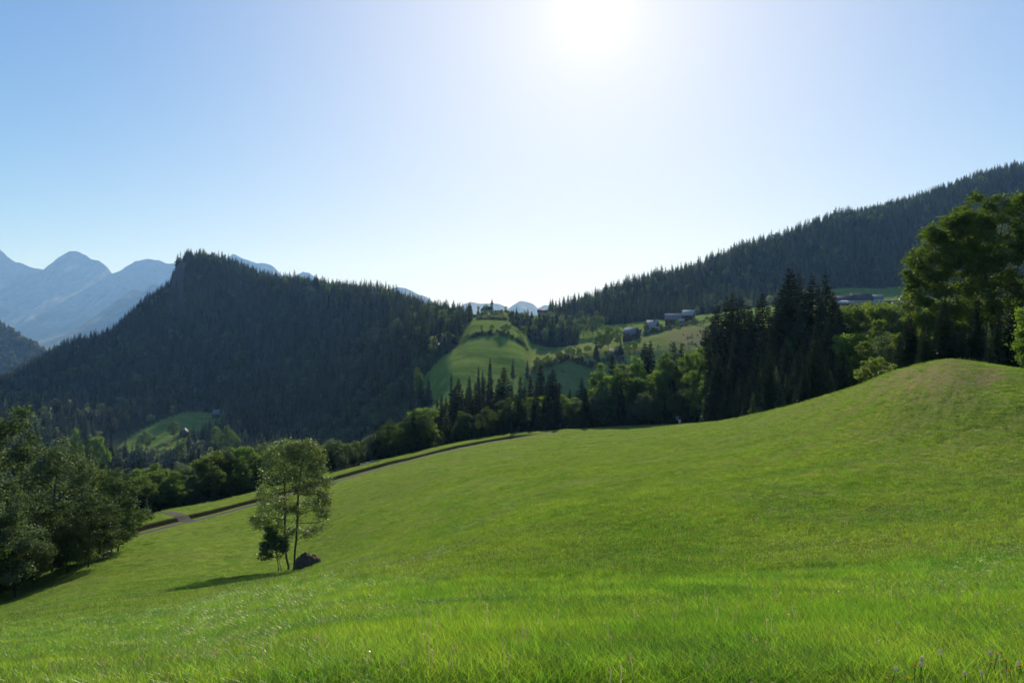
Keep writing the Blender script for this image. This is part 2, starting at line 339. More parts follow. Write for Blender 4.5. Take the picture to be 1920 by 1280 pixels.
def ground_mat():
    m = mat('meadow_ground'); n = N(m); p = n.pos()
    big = n.noise(p, 0.02, 4, 0.55); mid = n.noise(p, 0.22, 5, 0.65, 0.4); fine = n.noise(p, 5.0, 5, 0.75)
    mp = n.n('ShaderNodeMapping'); mp.inputs['Rotation'].default_value = (0, 0, math.radians(-62)); mp.inputs['Scale'].default_value = (0.03, 0.35, 0.1); n.l(p, mp.inputs[0])
    streak = n.noise(mp.outputs[0], 1.0, 4, 0.6, 0.6)
    g1 = n.mix(n.ramp(mid, [(0.3, 0.0), (0.7, 1.0)]), (0.165, 0.250, 0.035), (0.225, 0.290, 0.055))
    g2 = n.mix(n.ramp(streak, [(0.45, 0.0), (0.75, 0.55)]), g1, (0.235, 0.245, 0.065))
    g2 = n.mix(n.math('MULTIPLY', n.ramp(big, [(0.45, 0.0), (0.65, 1.0)]), 0.45), g2, (0.165, 0.19, 0.035))
    mp2 = n.n('ShaderNodeMapping'); mp2.inputs['Rotation'].default_value = (0, 0, math.radians(-8)); mp2.inputs['Scale'].default_value = (0.014, 0.11, 0.1); n.l(p, mp2.inputs[0])
    band = n.noise(mp2.outputs[0], 1.0, 5, 0.7, 0.8); spot = n.noise(p, 0.09, 5, 0.7)
    pas = n.mix(n.ramp(band, [(0.4, 0.0), (0.62, 1.0)]), (0.145, 0.225, 0.038), (0.240, 0.300, 0.075)); pas = n.mix(n.ramp(spot, [(0.45, 0.0), (0.7, 0.8)]), pas, (0.085, 0.145, 0.025))
    g2 = n.mix(n.attr('pasture'), g2, pas)
    dry = n.mix(fine, (0.19, 0.155, 0.075), (0.31, 0.265, 0.14))
    g3 = n.mix(n.math('MULTIPLY', n.attr('dry'), n.ramp(mid, [(0.3, 0.35), (0.6, 1.0)])), g2, dry)
    g4 = n.mix(n.ramp(fine, [(0.25, 0.75), (0.75, 0.0)]), g3, n.mix(1.0, g3, (0.55, 0.6, 0.5), 'MULTIPLY'))
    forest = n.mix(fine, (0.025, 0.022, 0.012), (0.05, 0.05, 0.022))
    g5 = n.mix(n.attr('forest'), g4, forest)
    rk = n.mix(n.noise(p, 0.15, 6, 0.7), (0.04, 0.04, 0.038), (0.12, 0.115, 0.105))
    g6 = n.mix(n.attr('rock'), g5, rk)
    shaded_soil = n.mix(n.noise(p, 3.0, 4, 0.7), (0.010, 0.008, 0.006), (0.030, 0.024, 0.018))  # cut-bank earth, near black: the shade on its face is in the colour
    g7 = n.mix(n.attr('shaded_soil'), g6, shaded_soil)
    h = n.math('ADD', n.math('MULTIPLY', fine, 0.10), n.math('MULTIPLY', n.noise(p, 1.2, 4, 0.7), 0.25))
    h = n.math('MULTIPLY', h, n.math('SUBTRACT', 1.0, n.math('MULTIPLY', n.attr('pasture'), 0.9)))
    n.prin(g7, 1.0, n.bump(h, 0.9, 1.0), 0.0); return m
M['ground'] = ground_mat()

# ------------------------------------------------------------------ ground sheet
def point_in(poly, x, y):
    ins = np.zeros(x.shape, bool); j = len(poly) - 1
    for i in range(len(poly)):
        xi, yi = poly[i]; xj, yj = poly[j]
        c1 = ((yi > y) != (yj > y)) & (x < (xj - xi) * (y - yi) / (yj - yi + 1e-9) + xi)
        ins ^= c1; j = i
    return ins
# clearings in the hill forest, as outlines over (bearing, elevation) of the ground
CLEAR = [[(205,856),(245,815),(300,788),(345,772),(372,770),(412,777),(415,795),(378,812),(345,832),(300,860)]]
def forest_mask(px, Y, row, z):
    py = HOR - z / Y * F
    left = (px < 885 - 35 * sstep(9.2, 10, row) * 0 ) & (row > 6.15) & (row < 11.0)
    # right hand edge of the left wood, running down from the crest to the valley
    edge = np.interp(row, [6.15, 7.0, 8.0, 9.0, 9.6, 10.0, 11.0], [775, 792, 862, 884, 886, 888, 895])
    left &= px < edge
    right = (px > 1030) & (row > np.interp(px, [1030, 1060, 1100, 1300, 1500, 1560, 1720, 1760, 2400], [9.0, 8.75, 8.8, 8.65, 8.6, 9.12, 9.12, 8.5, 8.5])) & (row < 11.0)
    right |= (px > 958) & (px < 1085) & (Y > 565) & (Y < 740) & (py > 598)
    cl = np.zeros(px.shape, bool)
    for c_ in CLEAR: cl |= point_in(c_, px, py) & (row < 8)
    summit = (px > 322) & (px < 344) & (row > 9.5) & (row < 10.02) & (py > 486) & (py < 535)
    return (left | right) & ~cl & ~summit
def build_ground():
    azl = math.atan((PXG[0] - 960) / F); azr = math.atan(TANMAX)
    az_in = np.arctan((np.linspace(PXG[0], PXG[-1], 960) - 960) / F)
    az_out = np.linspace(azr, azl + 2 * PI, 50)[1:-1]
    lr = np.concatenate([np.linspace(math.log(0.3), math.log(45), 190, endpoint=False), np.linspace(math.log(45), math.log(210), 520, endpoint=False), np.linspace(math.log(210), math.log(1400), 210, endpoint=False), np.linspace(math.log(1400), math.log(13000), 30)])
    A = np.concatenate([az_in, az_out]); na = len(A); nr = len(lr)
    # inside the frame rows follow depth Y, outside radius
    RR = np.exp(lr)[:, None] * np.ones(na)[None]; AA = np.ones(nr)[:, None] * A[None]
    cosf = np.where(np.arange(na) < len(az_in), np.cos(A), np.interp(A, [azr, azr + 0.6, azl + 2 * PI - 0.6, azl + 2 * PI], [math.cos(azr), 1, 1, math.cos(azl)]))
    RR = RR / cosf[None]
    X = (RR * np.sin(AA)).ravel(); Y = (RR * np.cos(AA)).ravel()
    z, row, px = ground(X, Y)
    V = np.stack([X, Y, z], 1)
    V = np.concatenate([V, [[0, 0, -1.72]]])
    i = np.arange(nr - 1)[:, None] * na; j = np.arange(na)[None]; j2 = (j + 1) % na
    q = np.stack([i + j, i + na + j, i + na + j2, i + j2], -1).reshape(-1, 4)
    ce = len(V) - 1
    tr = np.stack([np.full(na, ce), np.arange(na), (np.arange(na) + 1) % na], 1)
    me = mesh('ground', V, [q[:, ::-1], tr[:, ::-1]], M['ground'], True)
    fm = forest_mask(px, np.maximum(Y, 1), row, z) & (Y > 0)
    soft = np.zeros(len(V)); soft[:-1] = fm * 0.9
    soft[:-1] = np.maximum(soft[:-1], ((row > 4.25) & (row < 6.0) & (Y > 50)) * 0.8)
    dry = np.zeros(len(V))
    pyg = HOR - z / np.maximum(Y, 0.1) * F
    knoll = np.exp(-((px - 1760) / 130) ** 2) * np.exp(-((pyg - 700) / 45) ** 2) * (Y < 80)
    farm = np.exp(-((px - 1300) / 45) ** 2 - ((pyg - 632) / 16) ** 2) * (Y > 300) + 0.30 * ((Y > 300) & (px > 985) & (px < 1330) & (row > 6.3) & (row < 8.0))
    churchd = 0.0 * (row > 9.1) * (px > 880) * (px < 1040)
    nearhill = 0.35 * sstep(1150, 1700, px) * (Y < 130) * (Y > 18)
    dry[:-1] = np.clip(knoll * 1.1 + farm + churchd + nearhill, 0, 1)
    rock = np.zeros(len(V)); rock[:-1] = ((px > 318) & (px < 348) & (row > 9.3) & (row < 10.1)) * 1.0
    dY = Y - np.exp(np.interp(np.clip(px, PXG[0], PXG[-1]), PXG, RY[3]))
    shaded_soil = np.zeros(len(V)); shaded_soil[:-1] = sstep(1.2, 1.7, dY) * (1 - sstep(2.3, 3.0, dY)) * sstep(228, 236, px) * (1 - sstep(950, 1030, px))
    for nm, a in (('forest', soft), ('pasture', np.concatenate([sstep(240, 300, Y) * 0.9, [0]])), ('dry', dry), ('rock', rock), ('shaded_soil', shaded_soil)):
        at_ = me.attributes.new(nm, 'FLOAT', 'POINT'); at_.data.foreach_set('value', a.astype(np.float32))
    o = obj('ground', me); tag(o, kind='structure'); return o
build_ground()

# ------------------------------------------------------------------ farm track
def track(name, pts, w, m):
    """pts: world xy polyline"""
    P = np.array(pts); d = np.gradient(P, axis=0); d /= np.linalg.norm(d, axis=1)[:, None]; nrm = np.stack([-d[:, 1], d[:, 0]], 1)
    k = 9; us = np.linspace(-1, 1, k); V = []
    for i, u in enumerate(us):
        wob = w * (1 + 0.18 * vnoise(P[:, 0] / 3 + i, P[:, 1] / 3))
        q = P + nrm * (u * wob)[:, None] if abs(u) == 1 else P + nrm * (u * w)
        z = ground(q[:, 0], q[:, 1])[0] + 0.05 - (0.05 if abs(u) == 1 else 0) - 0.03 * (abs(abs(u) - 0.5) < 0.15)
        V.append(np.column_stack([q, z]))
    V = np.stack(V, 1).reshape(-1, 3); n = len(P)
    i = np.arange(n - 1)[:, None] * k; j = np.arange(k - 1)[None]
    q = np.stack([i + j, i + j + 1, i + k + j + 1, i + k + j], -1).reshape(-1, 4)
    o = obj(name, mesh(name, V, q, m, True)); tag(o, kind='structure'); return o
def track_mat():
    m = mat('track_gravel'); n = N(m); p = n.pos()
    f = n.noise(p, 7, 5, 0.8); g = n.noise(p, 0.7, 3, 0.6)
    col = n.mix(n.ramp(f, [(0.35, 0.0), (0.7, 1.0)]), (0.04, 0.036, 0.03), (0.12, 0.11, 0.095))
    col = n.mix(n.ramp(g, [(0.5, 0.0), (0.68, 0.7)]), col, (0.08, 0.10, 0.03))
    n.prin(col, 0.95, n.bump(f, 0.8, 0.12), 0.15); return m
M['track'] = track_mat()
px = np.arange(236, 1050, 2.0); Yt = np.exp(np.interp(px, PXG, RY[3])); xt = (px - 960) / F * Yt
track('farm_track', np.stack([xt, Yt - 0.4], 1), 0.8, M['track'])
pb = np.array([(272, 97.5), (285, 97), (300, 95.8), (318, 94), (336, 91.5), (352, 90.3)])
t_ = np.linspace(0, 1, 30); bx = np.interp(t_, np.linspace(0, 1, 6), pb[:, 0]); by = np.interp(t_, np.linspace(0, 1, 6), pb[:, 1])
track('track_fork', np.stack([(bx - 960) / F * by, by], 1), 0.9, M['track'])
# farm road down the shaded slope
rp = [(1143, 646, 498), (1150, 655, 482), (1160, 664, 470), (1172, 671, 455), (1183, 676, 445), (1200, 682, 430)]
t_ = np.linspace(0, 1, 40); bx = np.interp(t_, np.linspace(0, 1, 6), [a[0] for a in rp]); by = np.interp(t_, np.linspace(0, 1, 6), [a[2] for a in rp])
track('dirt_road', np.stack([(bx - 960) / F * by, by], 1), 1.8, M['track'])

# ------------------------------------------------------------------ far mountains
def mountain_mat(name, rock1, rock2, veg, vegz, vegw):
    m = mat(name); n = N(m); p = n.pos()
    f = n.noise(p, 0.004, 8, 0.7, 0.3); g = n.noise(p, 0.02, 6, 0.7)
    col = n.mix(n.ramp(n.math('ADD', n.math('MULTIPLY', f, 0.6), n.math('MULTIPLY', g, 0.4)), [(0.35, 0.0), (0.62, 1.0)]), rock1, rock2)
    sp = n.n('ShaderNodeSeparateXYZ'); n.l(p, sp.inputs[0])
    hz = n.math('ADD', sp.outputs[2], n.math('MULTIPLY', n.math('SUBTRACT', f, 0.5), 900.0))
    mr = n.n('ShaderNodeMapRange'); n.l(hz, mr.inputs[0]); mr.inputs[1].default_value = vegz - vegw; mr.inputs[2].default_value = vegz + vegw
    mr.inputs[3].default_value = 1.0; mr.inputs[4].default_value = 0.0
    col = n.mix(mr.outputs[0], col, veg)
    n.prin(col, 0.95, n.bump(g, 0.9, 14.0), 0.1); return m
def mountain(name, sky_, Yc, width, base, mt, label, seed, rough=1.0, cat='mountain'):
    a = np.array(sky_, float); n1, n2 = 640, 190
    px = np.linspace(a[0, 0], a[-1, 0], n1); py = np.interp(px, a[:, 0], a[:, 1])
    crest = (HOR - py) / F * Yc; x = (px - 960) / F * Yc
    ts = np.concatenate([np.linspace(-0.5, 0, 14), np.linspace(0, 1, n2)[1:]])
    X = []; Z = []; YY = []
    for t in ts:
        xx = x; yy = np.full_like(x, Yc - t * width)
        if t <= 0: h = base + (crest - base) * (1 + 2 * t) ** 1.0
        else:
            h = base + (crest - base) * (1 - t) ** 1.25
            e = min(1, t * 5) * (1 - t) ** 0.5
            r1 = 1 - 2 * np.abs(fbm(xx / 620 + seed + yy / 3500, yy / 4200 + seed, 5, 0.55))
            r2 = 1 - 2 * np.abs(fbm(xx / 190 + seed - yy / 1500, yy / 1600, 4, 0.55))
            h = h + rough * e * (150 * (r1 - 0.75) + 60 * (r2 - 0.75))
            h = np.minimum(h, (HOR - py - 0.5) / F * yy + (-3 if t > .03 else 0))
        h = h + rough * 16 * fbm(xx / 80 + seed, yy / 260, 5, 0.6) * (1 if abs(t) < 0.02 else 1.0)
        X.append(xx); YY.append(yy); Z.append(h)
    V = np.stack([np.array(X), np.array(YY), np.array(Z)], -1).reshape(-1, 3)
    nt = len(ts); i = np.arange(nt - 1)[:, None] * n1; j = np.arange(n1 - 1)[None]
    q = np.stack([i + j, i + j + 1, i + n1 + j + 1, i + n1 + j], -1).reshape(-1, 4)
    o = obj(name, mesh(name, V, q[:, ::-1], mt, True)); tag(o, kind='structure'); return o
MR = mountain_mat('limestone', (0.13, 0.14, 0.15), (0.29, 0.29, 0.29), (0.12, 0.135, 0.12), 60, 160)
MV = mountain_mat('wooded_mountain', (0.06, 0.08, 0.045), (0.13, 0.14, 0.09), (0.04, 0.055, 0.03), 60, 150)
mountain('far_mountain', [(-420,500),(-300,455),(-200,430),(-100,440),(-40,452),(0,468),(8,474),(15,482),(30,492),(38,493),(60,502),(80,505),(98,505),(101,500),(103,491),(110,482),(120,476),(131,472),(140,471),(150,473),(162,479),(172,485),(185,488),(195,496),(204,505),(208,513),(214,512),(216,512),(228,506),(240,498),(252,491),(262,488),(270,486),(280,485),(290,488),(300,488),(306,491),(311,494),(322,494),(332,495),(350,505),(380,515),(410,495),(430,480),(437,476),(443,478),(452,483),(462,486),(480,493),(500,494),(508,497),(518,505),(528,515),(545,520),(560,513),(568,510),(580,511),(590,520),(620,545),(660,580)],
         9500, 2600, -330, MR, '', 1.3, 1.0)
mountain('mountain_spur', [(-300,760),(-100,720),(60,690),(100,665),(135,640),(160,612),(185,600),(205,586),(225,572),(243,546),(250,541),(258,544),(275,548),(282,536),(290,531),(300,534),(320,524),(345,515),(400,540),(460,600)],
         6800, 1700, -330, MR, '', 5.1, 0.35)
mountain('distant_ridge', [(640,600),(690,565),(720,548),(738,540),(746,538),(760,540),(772,545),(784,552),(798,556),(806,561),(816,570),(824,575),(832,571),(838,571),(846,577),(862,574),(874,568),(886,566),(894,568),(906,569),(920,569),(934,570),(944,573),(951,579),(961,573),(968,569),(973,565),(980,564.5),(990,567),(1000,570),(1008,577),(1014,575),(1020,572),(1028,572),(1036,577),(1060,585),(1100,575),(1160,590),(1240,620)],
         8500, 2600, -330, MV, '', 9.7, 0.5)
HILLS = [(-420,560),(-200,585),(-60,592),(0,607),(20,617),(45,634),(70,648),(95,664),(130,690),(180,720),(260,770)]
LEFT_Y, LEFT_W, LEFT_B = 2000, 700, -330
def left_hill_z(px_, t):
    a = np.array(HILLS, float); py = np.interp(px_, a[:, 0], a[:, 1]); cr = (HOR - py) / F * LEFT_Y
    return LEFT_B + (cr - LEFT_B) * (1 - t) ** 1.0
def left_hill():
    px = np.linspace(-420, 260, 150); ts = np.linspace(-0.4, 1, 60); X = []
    for t in ts:
        z = left_hill_z(px, abs(t)); x = (px - 960) / F * LEFT_Y; y = LEFT_Y - t * LEFT_W
        X.append(np.stack([x, np.full_like(x, y), z + 6 * fbm(x / 90, np.full_like(x, y / 90), 3)], -1))
    V = np.array(X).reshape(-1, 3); n1 = 150
    i = np.arange(59)[:, None] * n1; j = np.arange(n1 - 1)[None]
    q = np.stack([i + j, i + j + 1, i + n1 + j + 1, i + n1 + j], -1).reshape(-1, 4)
    tag(obj('wooded_hill', mesh('wooded_hill', V, q[:, ::-1], MV, True)), kind='structure')
left_hill()

# ------------------------------------------------------------------ trees: skeletons
def tubes(P, par, rad, sides=5, rmin=0.0):
    """tapered prisms along every parent -> child edge"""
    P = np.array(P); par = np.array(par); rad = np.array(rad)
    idx = np.where(par >= 0)[0]; idx = idx[rad[idx] > rmin]
    a = P[par[idx]]; b = P[idx]; ra = np.minimum(rad[par[idx]], rad[idx] * 1.35); rb = rad[idx]
    d = b - a; L = np.linalg.norm(d, axis=1); d = d / np.maximum(L, 1e-6)[:, None]
    up = np.where(np.abs(d[:, 2:3]) < 0.9, np.array([[0, 0, 1.0]]), np.array([[1.0, 0, 0]]))
    u = np.cross(d, up); u /= np.linalg.norm(u, axis=1)[:, None]; v = np.cross(d, u)
    V = []; an = np.arange(sides) / sides * 2 * PI
    for base, r in ((a - d * (ra * 0.3)[:, None], ra), (b, rb)):
        V.append(base[:, None] + r[:, None, None] * (np.cos(an)[None, :, None] * u[:, None] + np.sin(an)[None, :, None] * v[:, None]))
    V = np.concatenate(V, 1).reshape(-1, 3); n = len(idx)
    o = np.arange(n)[:, None] * 2 * sides; k = np.arange(sides)[None]; k2 = (k + 1) % sides
    q = np.stack([o + k, o + k2, o + sides + k2, o + sides + k], -1).reshape(-1, 4)
    return V, q
def grow(rs, env, natt, trunk, D, kill, maxit=140, bias=0.45, trop=(0, 0, 0.12), wexp=0.8):
    """space colonisation of an envelope of ellipsoids (cx,cy,cz,rx,ry,rz)"""
    env = np.array(env, float); w = env[:, 3] * env[:, 4] * env[:, 5]; w = w ** wexp; w /= w.sum()
    k = rs.choice(len(env), natt, p=w); d = rs.randn(natt, 3); d /= np.linalg.norm(d, axis=1)[:, None]
    r = rs.rand(natt) ** bias; A = env[k, :3] + d * r[:, None] * env[k, 3:]
    P = [np.array(p, float) for p in trunk[0]]; par = list(trunk[1])
    best = np.full(natt, 1e9); bi = np.zeros(natt, int)
    def upd(i0):
        nonlocal best, bi
        Q = np.array(P[i0:]); dd = np.linalg.norm(A[:, None] - Q[None], axis=2); j = dd.argmin(1); m = dd[np.arange(len(A)), j]
        s = m < best; best = np.where(s, m, best); bi = np.where(s, j + i0, bi)
    upd(0); tr = np.array(trop)
    for it in range(maxit):
        if len(A) == 0: break
        PP = np.array(P); dv = A - PP[bi]; dv /= np.maximum(np.linalg.norm(dv, axis=1), 1e-6)[:, None]
        acc_ = {}
        for i, v in zip(bi, dv): acc_[i] = acc_.get(i, 0) + v
        i0 = len(P)
        for i, v in acc_.items():
            v = v / (np.linalg.norm(v) + 1e-6) + tr + rs.randn(3) * 0.12; v /= np.linalg.norm(v)
            P.append(PP[i] + v * D); par.append(i)
        upd(i0); keep = best > kill
        A = A[keep]; best = best[keep]; bi = bi[keep]
        if len(P) > 9000: break
    return np.array(P), np.array(par)
def radii(P, par, r0, ex=2.4):
    n = len(P); acc_ = np.zeros(n); cnt = np.zeros(n, int)
    for i in range(n - 1, -1, -1):
        if cnt[i] == 0: acc_[i] = r0 ** ex
        if par[i] >= 0: acc_[par[i]] += acc_[i]; cnt[par[i]] += 1
    return acc_ ** (1 / ex)
def leaves(rs, C, sz, aspect=0.6, up=0.5, fold=True):
    """diamond leaves around the points C"""
    n = len(C); nn = rs.randn(n, 3); nn[:, 2] = np.abs(nn[:, 2]) + up; nn /= np.linalg.norm(nn, axis=1)[:, None]
    t = rs.randn(n, 3); t -= nn * (t * nn).sum(1)[:, None]; t /= np.linalg.norm(t, axis=1)[:, None]; b = np.cross(nn, t)
    s = sz * (0.6 + 0.8 * rs.rand(n)); l = (t * s[:, None]); w = b * (s * aspect)[:, None]
    drp = nn * (s * 0.22)[:, None]
    V = np.stack([C - l * 0.5, C + w * 0.5 - drp * 0, C + l * 0.5 - drp, C - w * 0.5], 1).reshape(-1, 3)
    return V, np.arange(n * 4).reshape(-1, 4)
def broadleaf(rs, H, env, trunks, natt, nleaf, lsz, D=None, kill=None, r0=0.012, spread=0.35, lm='leaf', bm='bark', bias=0.45, rmin=0.0, aspect=0.6, up=0.5, clump=0.0, thick=1.0, wexp=0.8):
    D = D or H * 0.028; kill = kill or D * 1.6
    P, par = grow(rs, env, natt, trunks, D, kill, bias=bias, wexp=wexp)
    rad = radii(P, par, r0) * thick
    V, q = tubes(P, par, rad, 5, rmin)
    bark_me = mesh('trunk', V, q, M[bm], True)
    ch = np.zeros(len(P), int); np.add.at(ch, par[par >= 0], 1)
    dist = np.zeros(len(P))
    for i in range(len(P) - 1, -1, -1):
        if par[i] >= 0: dist[par[i]] = max(dist[par[i]], dist[i] + 1)
    tips = np.where((dist <= 3) & (P[:, 2] > env_min(env)))[0]
    wgt = np.ones(len(tips))
    if clump:
        wgt = np.clip(0.5 + clump * (fbm(P[tips, 0] * 0.9 + P[tips, 2], P[tips, 1] * 0.9 + P[tips, 2] * 0.7, 2)), 0.02, 3)
    k = rs.choice(tips, nleaf, p=wgt / wgt.sum()); C = P[k] + rs.randn(nleaf, 3) * spread * np.array([1, 1, 0.7])
    V, q = leaves(rs, C, lsz, aspect, up)
    crown_me = mesh('crown', V, q, M[lm])
    return bark_me, crown_me, H
def env_min(env): return min(e[2] - e[5] for e in env)
def straight(rs, pts, n=8, wob=0.03):
    """trunk node chain through points"""
    pts = np.array(pts, float); t = np.linspace(0, len(pts) - 1, n); P = np.stack([np.interp(t, range(len(pts)), pts[:, k]) for k in range(3)], 1)
    P[1:-1, :2] += rs.randn(n - 2, 2) * wob
    return [list(p) for p in P], [-1] + list(range(n - 1))

def crown_env(rs, H, R, z0, n=7, flat=1.0):
    """irregular rounded crown: a core and lobes of uneven size"""
    c = z0 + (H - z0) * 0.52; hz = (H - z0) * 0.5
    e = [(0, 0, c, R * 0.72, R * 0.72, hz * 0.86)]
    for i in range(n):
        a = i / n * 2 * PI + rs.rand() * 0.9; zz = z0 + (H - z0) * rs.uniform(0.22, 0.84); k = math.sqrt(max(0.05, 1 - ((zz - c) / hz) ** 2))
        r = R * rs.uniform(0.30, 0.50)
        e.append((math.cos(a) * (R - r * 0.9) * k, math.sin(a) * (R - r * 0.9) * k, zz, r, r, r * rs.uniform(0.65, 1.0) * flat))
    e.append((R * rs.uniform(-.25, .25), R * rs.uniform(-.25, .25), H - R * 0.36, R * 0.36, R * 0.36, R * 0.36))
    return e

ZU = np.array([0, 0, 1.0])
def spruce(rs, H, R, wh, nb, seg, z0=0.06, lm='spruce', hang=1.0, ragged=0.25):
    """conifer: whorls of drooping branches, each a rib with hanging sprays"""
    zs = []; z = H * z0
    while z < H * 0.985: zs.append(z); z += wh * (0.6 + 0.4 * (1 - z / H)) * rs.uniform(0.8, 1.25)
    TV = []; FV = []; bow = rs.uniform(-0.3, 0.3, 2)
    axis = lambda z: np.array([bow[0] * math.sin(z / H * 2.2), bow[1] * math.sin(z / H * 1.9), z])
    bp = []; bpar = []; brad = []
    for z in zs:
        t = z / H; L0 = R * ((1 - t) ** 0.85) * (0.55 + 0.45 * min(1, (t - z0) * 9 + 0.35)) + 0.12
        k = max(4, int(nb * (0.6 + 0.5 * (1 - t)))); ph = rs.rand() * 6.28
        for b in range(k):
            L = L0 * rs.uniform(1 - ragged * 1.6, 1 + ragged * 0.55)
            if rs.rand() < 0.05: L *= 0.4
            a = ph + b / k * 6.28 + rs.uniform(-0.25, 0.25); dr = np.array([math.cos(a), math.sin(a), 0])
            rise = 0.30 * t ** 2 + 0.05; droop = 0.42 * (1 - t) + 0.05
            s = np.linspace(0, 1, seg + 1)
            pz = L * (rise * s - droop * s ** 1.6 + 0.16 * s ** 5)
            c = axis(z)[None] + dr[None] * (L * s)[:, None] + np.array([0, 0, 1.0])[None] * pz[:, None]
            side = np.array([-dr[1], dr[0], 0])
            wv = 0.30 * L * (1 - 0.75 * s) * np.minimum(1, 0.35 + s * 3) + 0.06
            for i in range(seg):
                m0 = c[i]; m1 = c[i + 1]
                for sg in (-1, 1):
                    j = rs.uniform(0.7, 1.25); w = wv[i] * j
                    tip = (m0 + m1) * 0.5 + dr * w * 0.5 + side * sg * w - ZU * w * rs.uniform(0.5, 1.25)
                    FV.append((m0, tip - dr * w * 0.3, tip + dr * w * 0.2, m1))
                hd = (0.16 * L * (1 - 0.6 * s[i]) + 0.22 * H / 24) * rs.uniform(0.6, 1.3) * hang
                sw = side * rs.uniform(-0.2, 0.2)
                FV.append((m0, m0 * 0.7 + m1 * 0.3 - ZU * hd + sw, m0 * 0.15 + m1 * 0.85 - ZU * hd * rs.uniform(0.5, 1.0) + sw, m1))
            if seg > 2:
                bp.append((c[0], c[-1]))
    FV = np.array(FV).reshape(-1, 3)
    crown_me = mesh('crown', FV, np.arange(len(FV)).reshape(-1, 4), M[lm])
    n = 10; P = np.array([axis(z) for z in np.linspace(0, H, n)]); r = H * 0.0125 * (1 - np.linspace(0, 1, n) * 0.93); r[0] *= 1.3
    V, q = tubes(P, [-1] + list(range(n - 1)), r, 8)
    if bp:
        a = np.array([x[0] for x in bp]); b = np.array([x[1] for x in bp]); P2 = np.stack([a, b], 1).reshape(-1, 3)
        par = np.array([-1, 0] * len(a)); par[1::2] = np.arange(0, 2 * len(a), 2)
        V2, q2 = tubes(P2, par, np.tile([0.03, 0.012], len(a)) * H / 22, 3); q = np.concatenate([q, q2 + len(V)]) if False else [q, (q2 + len(V))]
        V = np.concatenate([V, V2])
    return mesh('trunk', V, q, M['bark_spruce'], True), crown_me, H

RS = np.random.RandomState
print('prototypes')
SPR = [spruce(RS(10 + i), 24.0, r, 0.62, 8, 5, z0=z, ragged=g) for i, (r, z, g) in enumerate([(3.6, 0.05, 0.25), (3.0, 0.08, 0.32), (4.2, 0.03, 0.22), (2.6, 0.12, 0.38), (3.4, 0.02, 0.3)])]
SPRF = [spruce(RS(30 + i), 20.0, r, 1.05, 7, 2, z0=0.05, lm='spruce_far', ragged=0.35, hang=2.2) for i, r in enumerate((3.6, 3.0, 4.2, 2.6))]
def std_tree(seed, H, R, z0, natt, nleaf, lsz, lm, n=8, bias=0.45, spread=0.34, clump=0.6, r0=0.014, flat=1.0, ntr=1):
    rs = RS(seed); env = crown_env(rs, H, R, z0, n, flat)
    tr = straight(rs, [(0, 0, 0), (rs.uniform(-.3, .3), rs.uniform(-.3, .3), z0 + (H - z0) * 0.45)], 9, 0.06)
    return broadleaf(rs, H, env, tr, natt, nleaf, lsz, lm=lm, bias=bias, spread=spread, clump=clump, r0=r0)
BRD = [std_tree(50, 14, 4.6, 1.2, 520, 15000, 0.27, 'leaf'), std_tree(51, 14, 3.4, 1.0, 420, 12000, 0.27, 'leaf'),
       std_tree(52, 14, 5.6, 1.6, 600, 17000, 0.28, 'leaf', n=10), std_tree(53, 14, 2.7, 0.8, 380, 10000, 0.26, 'leaf', n=9),
       std_tree(54, 14, 4.4, 1.0, 520, 15000, 0.24, 'leaf_silver', n=9),
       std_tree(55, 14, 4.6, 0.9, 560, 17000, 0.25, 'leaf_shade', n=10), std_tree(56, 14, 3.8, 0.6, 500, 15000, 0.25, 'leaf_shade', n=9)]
def far_tree(seed, H, R, z0, nleaf):
    rs = RS(seed); env = np.array(crown_env(rs, H, R, z0, 8)); w = env[:, 3] ** 2.2; w /= w.sum(); k = rs.choice(len(env), nleaf, p=w)
    d = rs.randn(nleaf, 3); d /= np.linalg.norm(d, axis=1)[:, None]; C = env[k, :3] + d * (rs.rand(nleaf, 1) ** 0.35) * env[k, 3:]
    V, q = leaves(rs, C, H * 0.055, 0.75, 0.6); cr = mesh('crown', V, q, M['leaf_far'])
    V, q = tubes(np.array([(0, 0, 0), (0, 0, H * 0.35), (0.2, 0.1, H * 0.8)]), [-1, 0, 1], [H * 0.02, H * 0.014, H * 0.004], 6)
    return mesh('trunk', V, q, M['bark'], True), cr, H
BRDF = [far_tree(70, 14, 4.6, 1.0, 1500), far_tree(71, 14, 3.2, 0.8, 1100), far_tree(72, 14, 5.8, 1.2, 1700)]

def put_tree(name, proto, loc, H, wscale=1.0, rz=0.0, tilt=0.0, parts=True):
    e = bpy.data.objects.new(name, None if parts else proto[1]); link(e); e.location = loc; e.rotation_euler = (tilt, 0, rz)
    s = H / proto[2]; e.scale = (s * wscale, s * wscale, s); e.empty_display_size = 0.5
    if parts:
        obj('trunk', proto[0], e); obj('crown', proto[1], e)
    return e
PLACED = []      # (x, y) of individual trees, so the wood leaves them room
def tree_at(name, proto, px, top, Y, wide=None, wscale=None, rnd=None, sink=0.4, hmin=3.0):
    """a tree whose foot stands on the ground at depth Y on bearing px and whose tip reaches elevation row top"""
    g = at(px, Y); H = max(hmin, (HOR - top) / F * Y - g.z + sink)
    rz = (rnd or random).uniform(0, 6.28); g.z -= sink
    ws = wscale or 1.0
    if wide: ws = (wide / F * Y) / (H / proto[2] * proto_w(proto))
    PLACED.append((g.x, g.y)); ws = min(ws, 1.5)
    return put_tree(name, proto, g, H, ws, rz)
_pw = {}
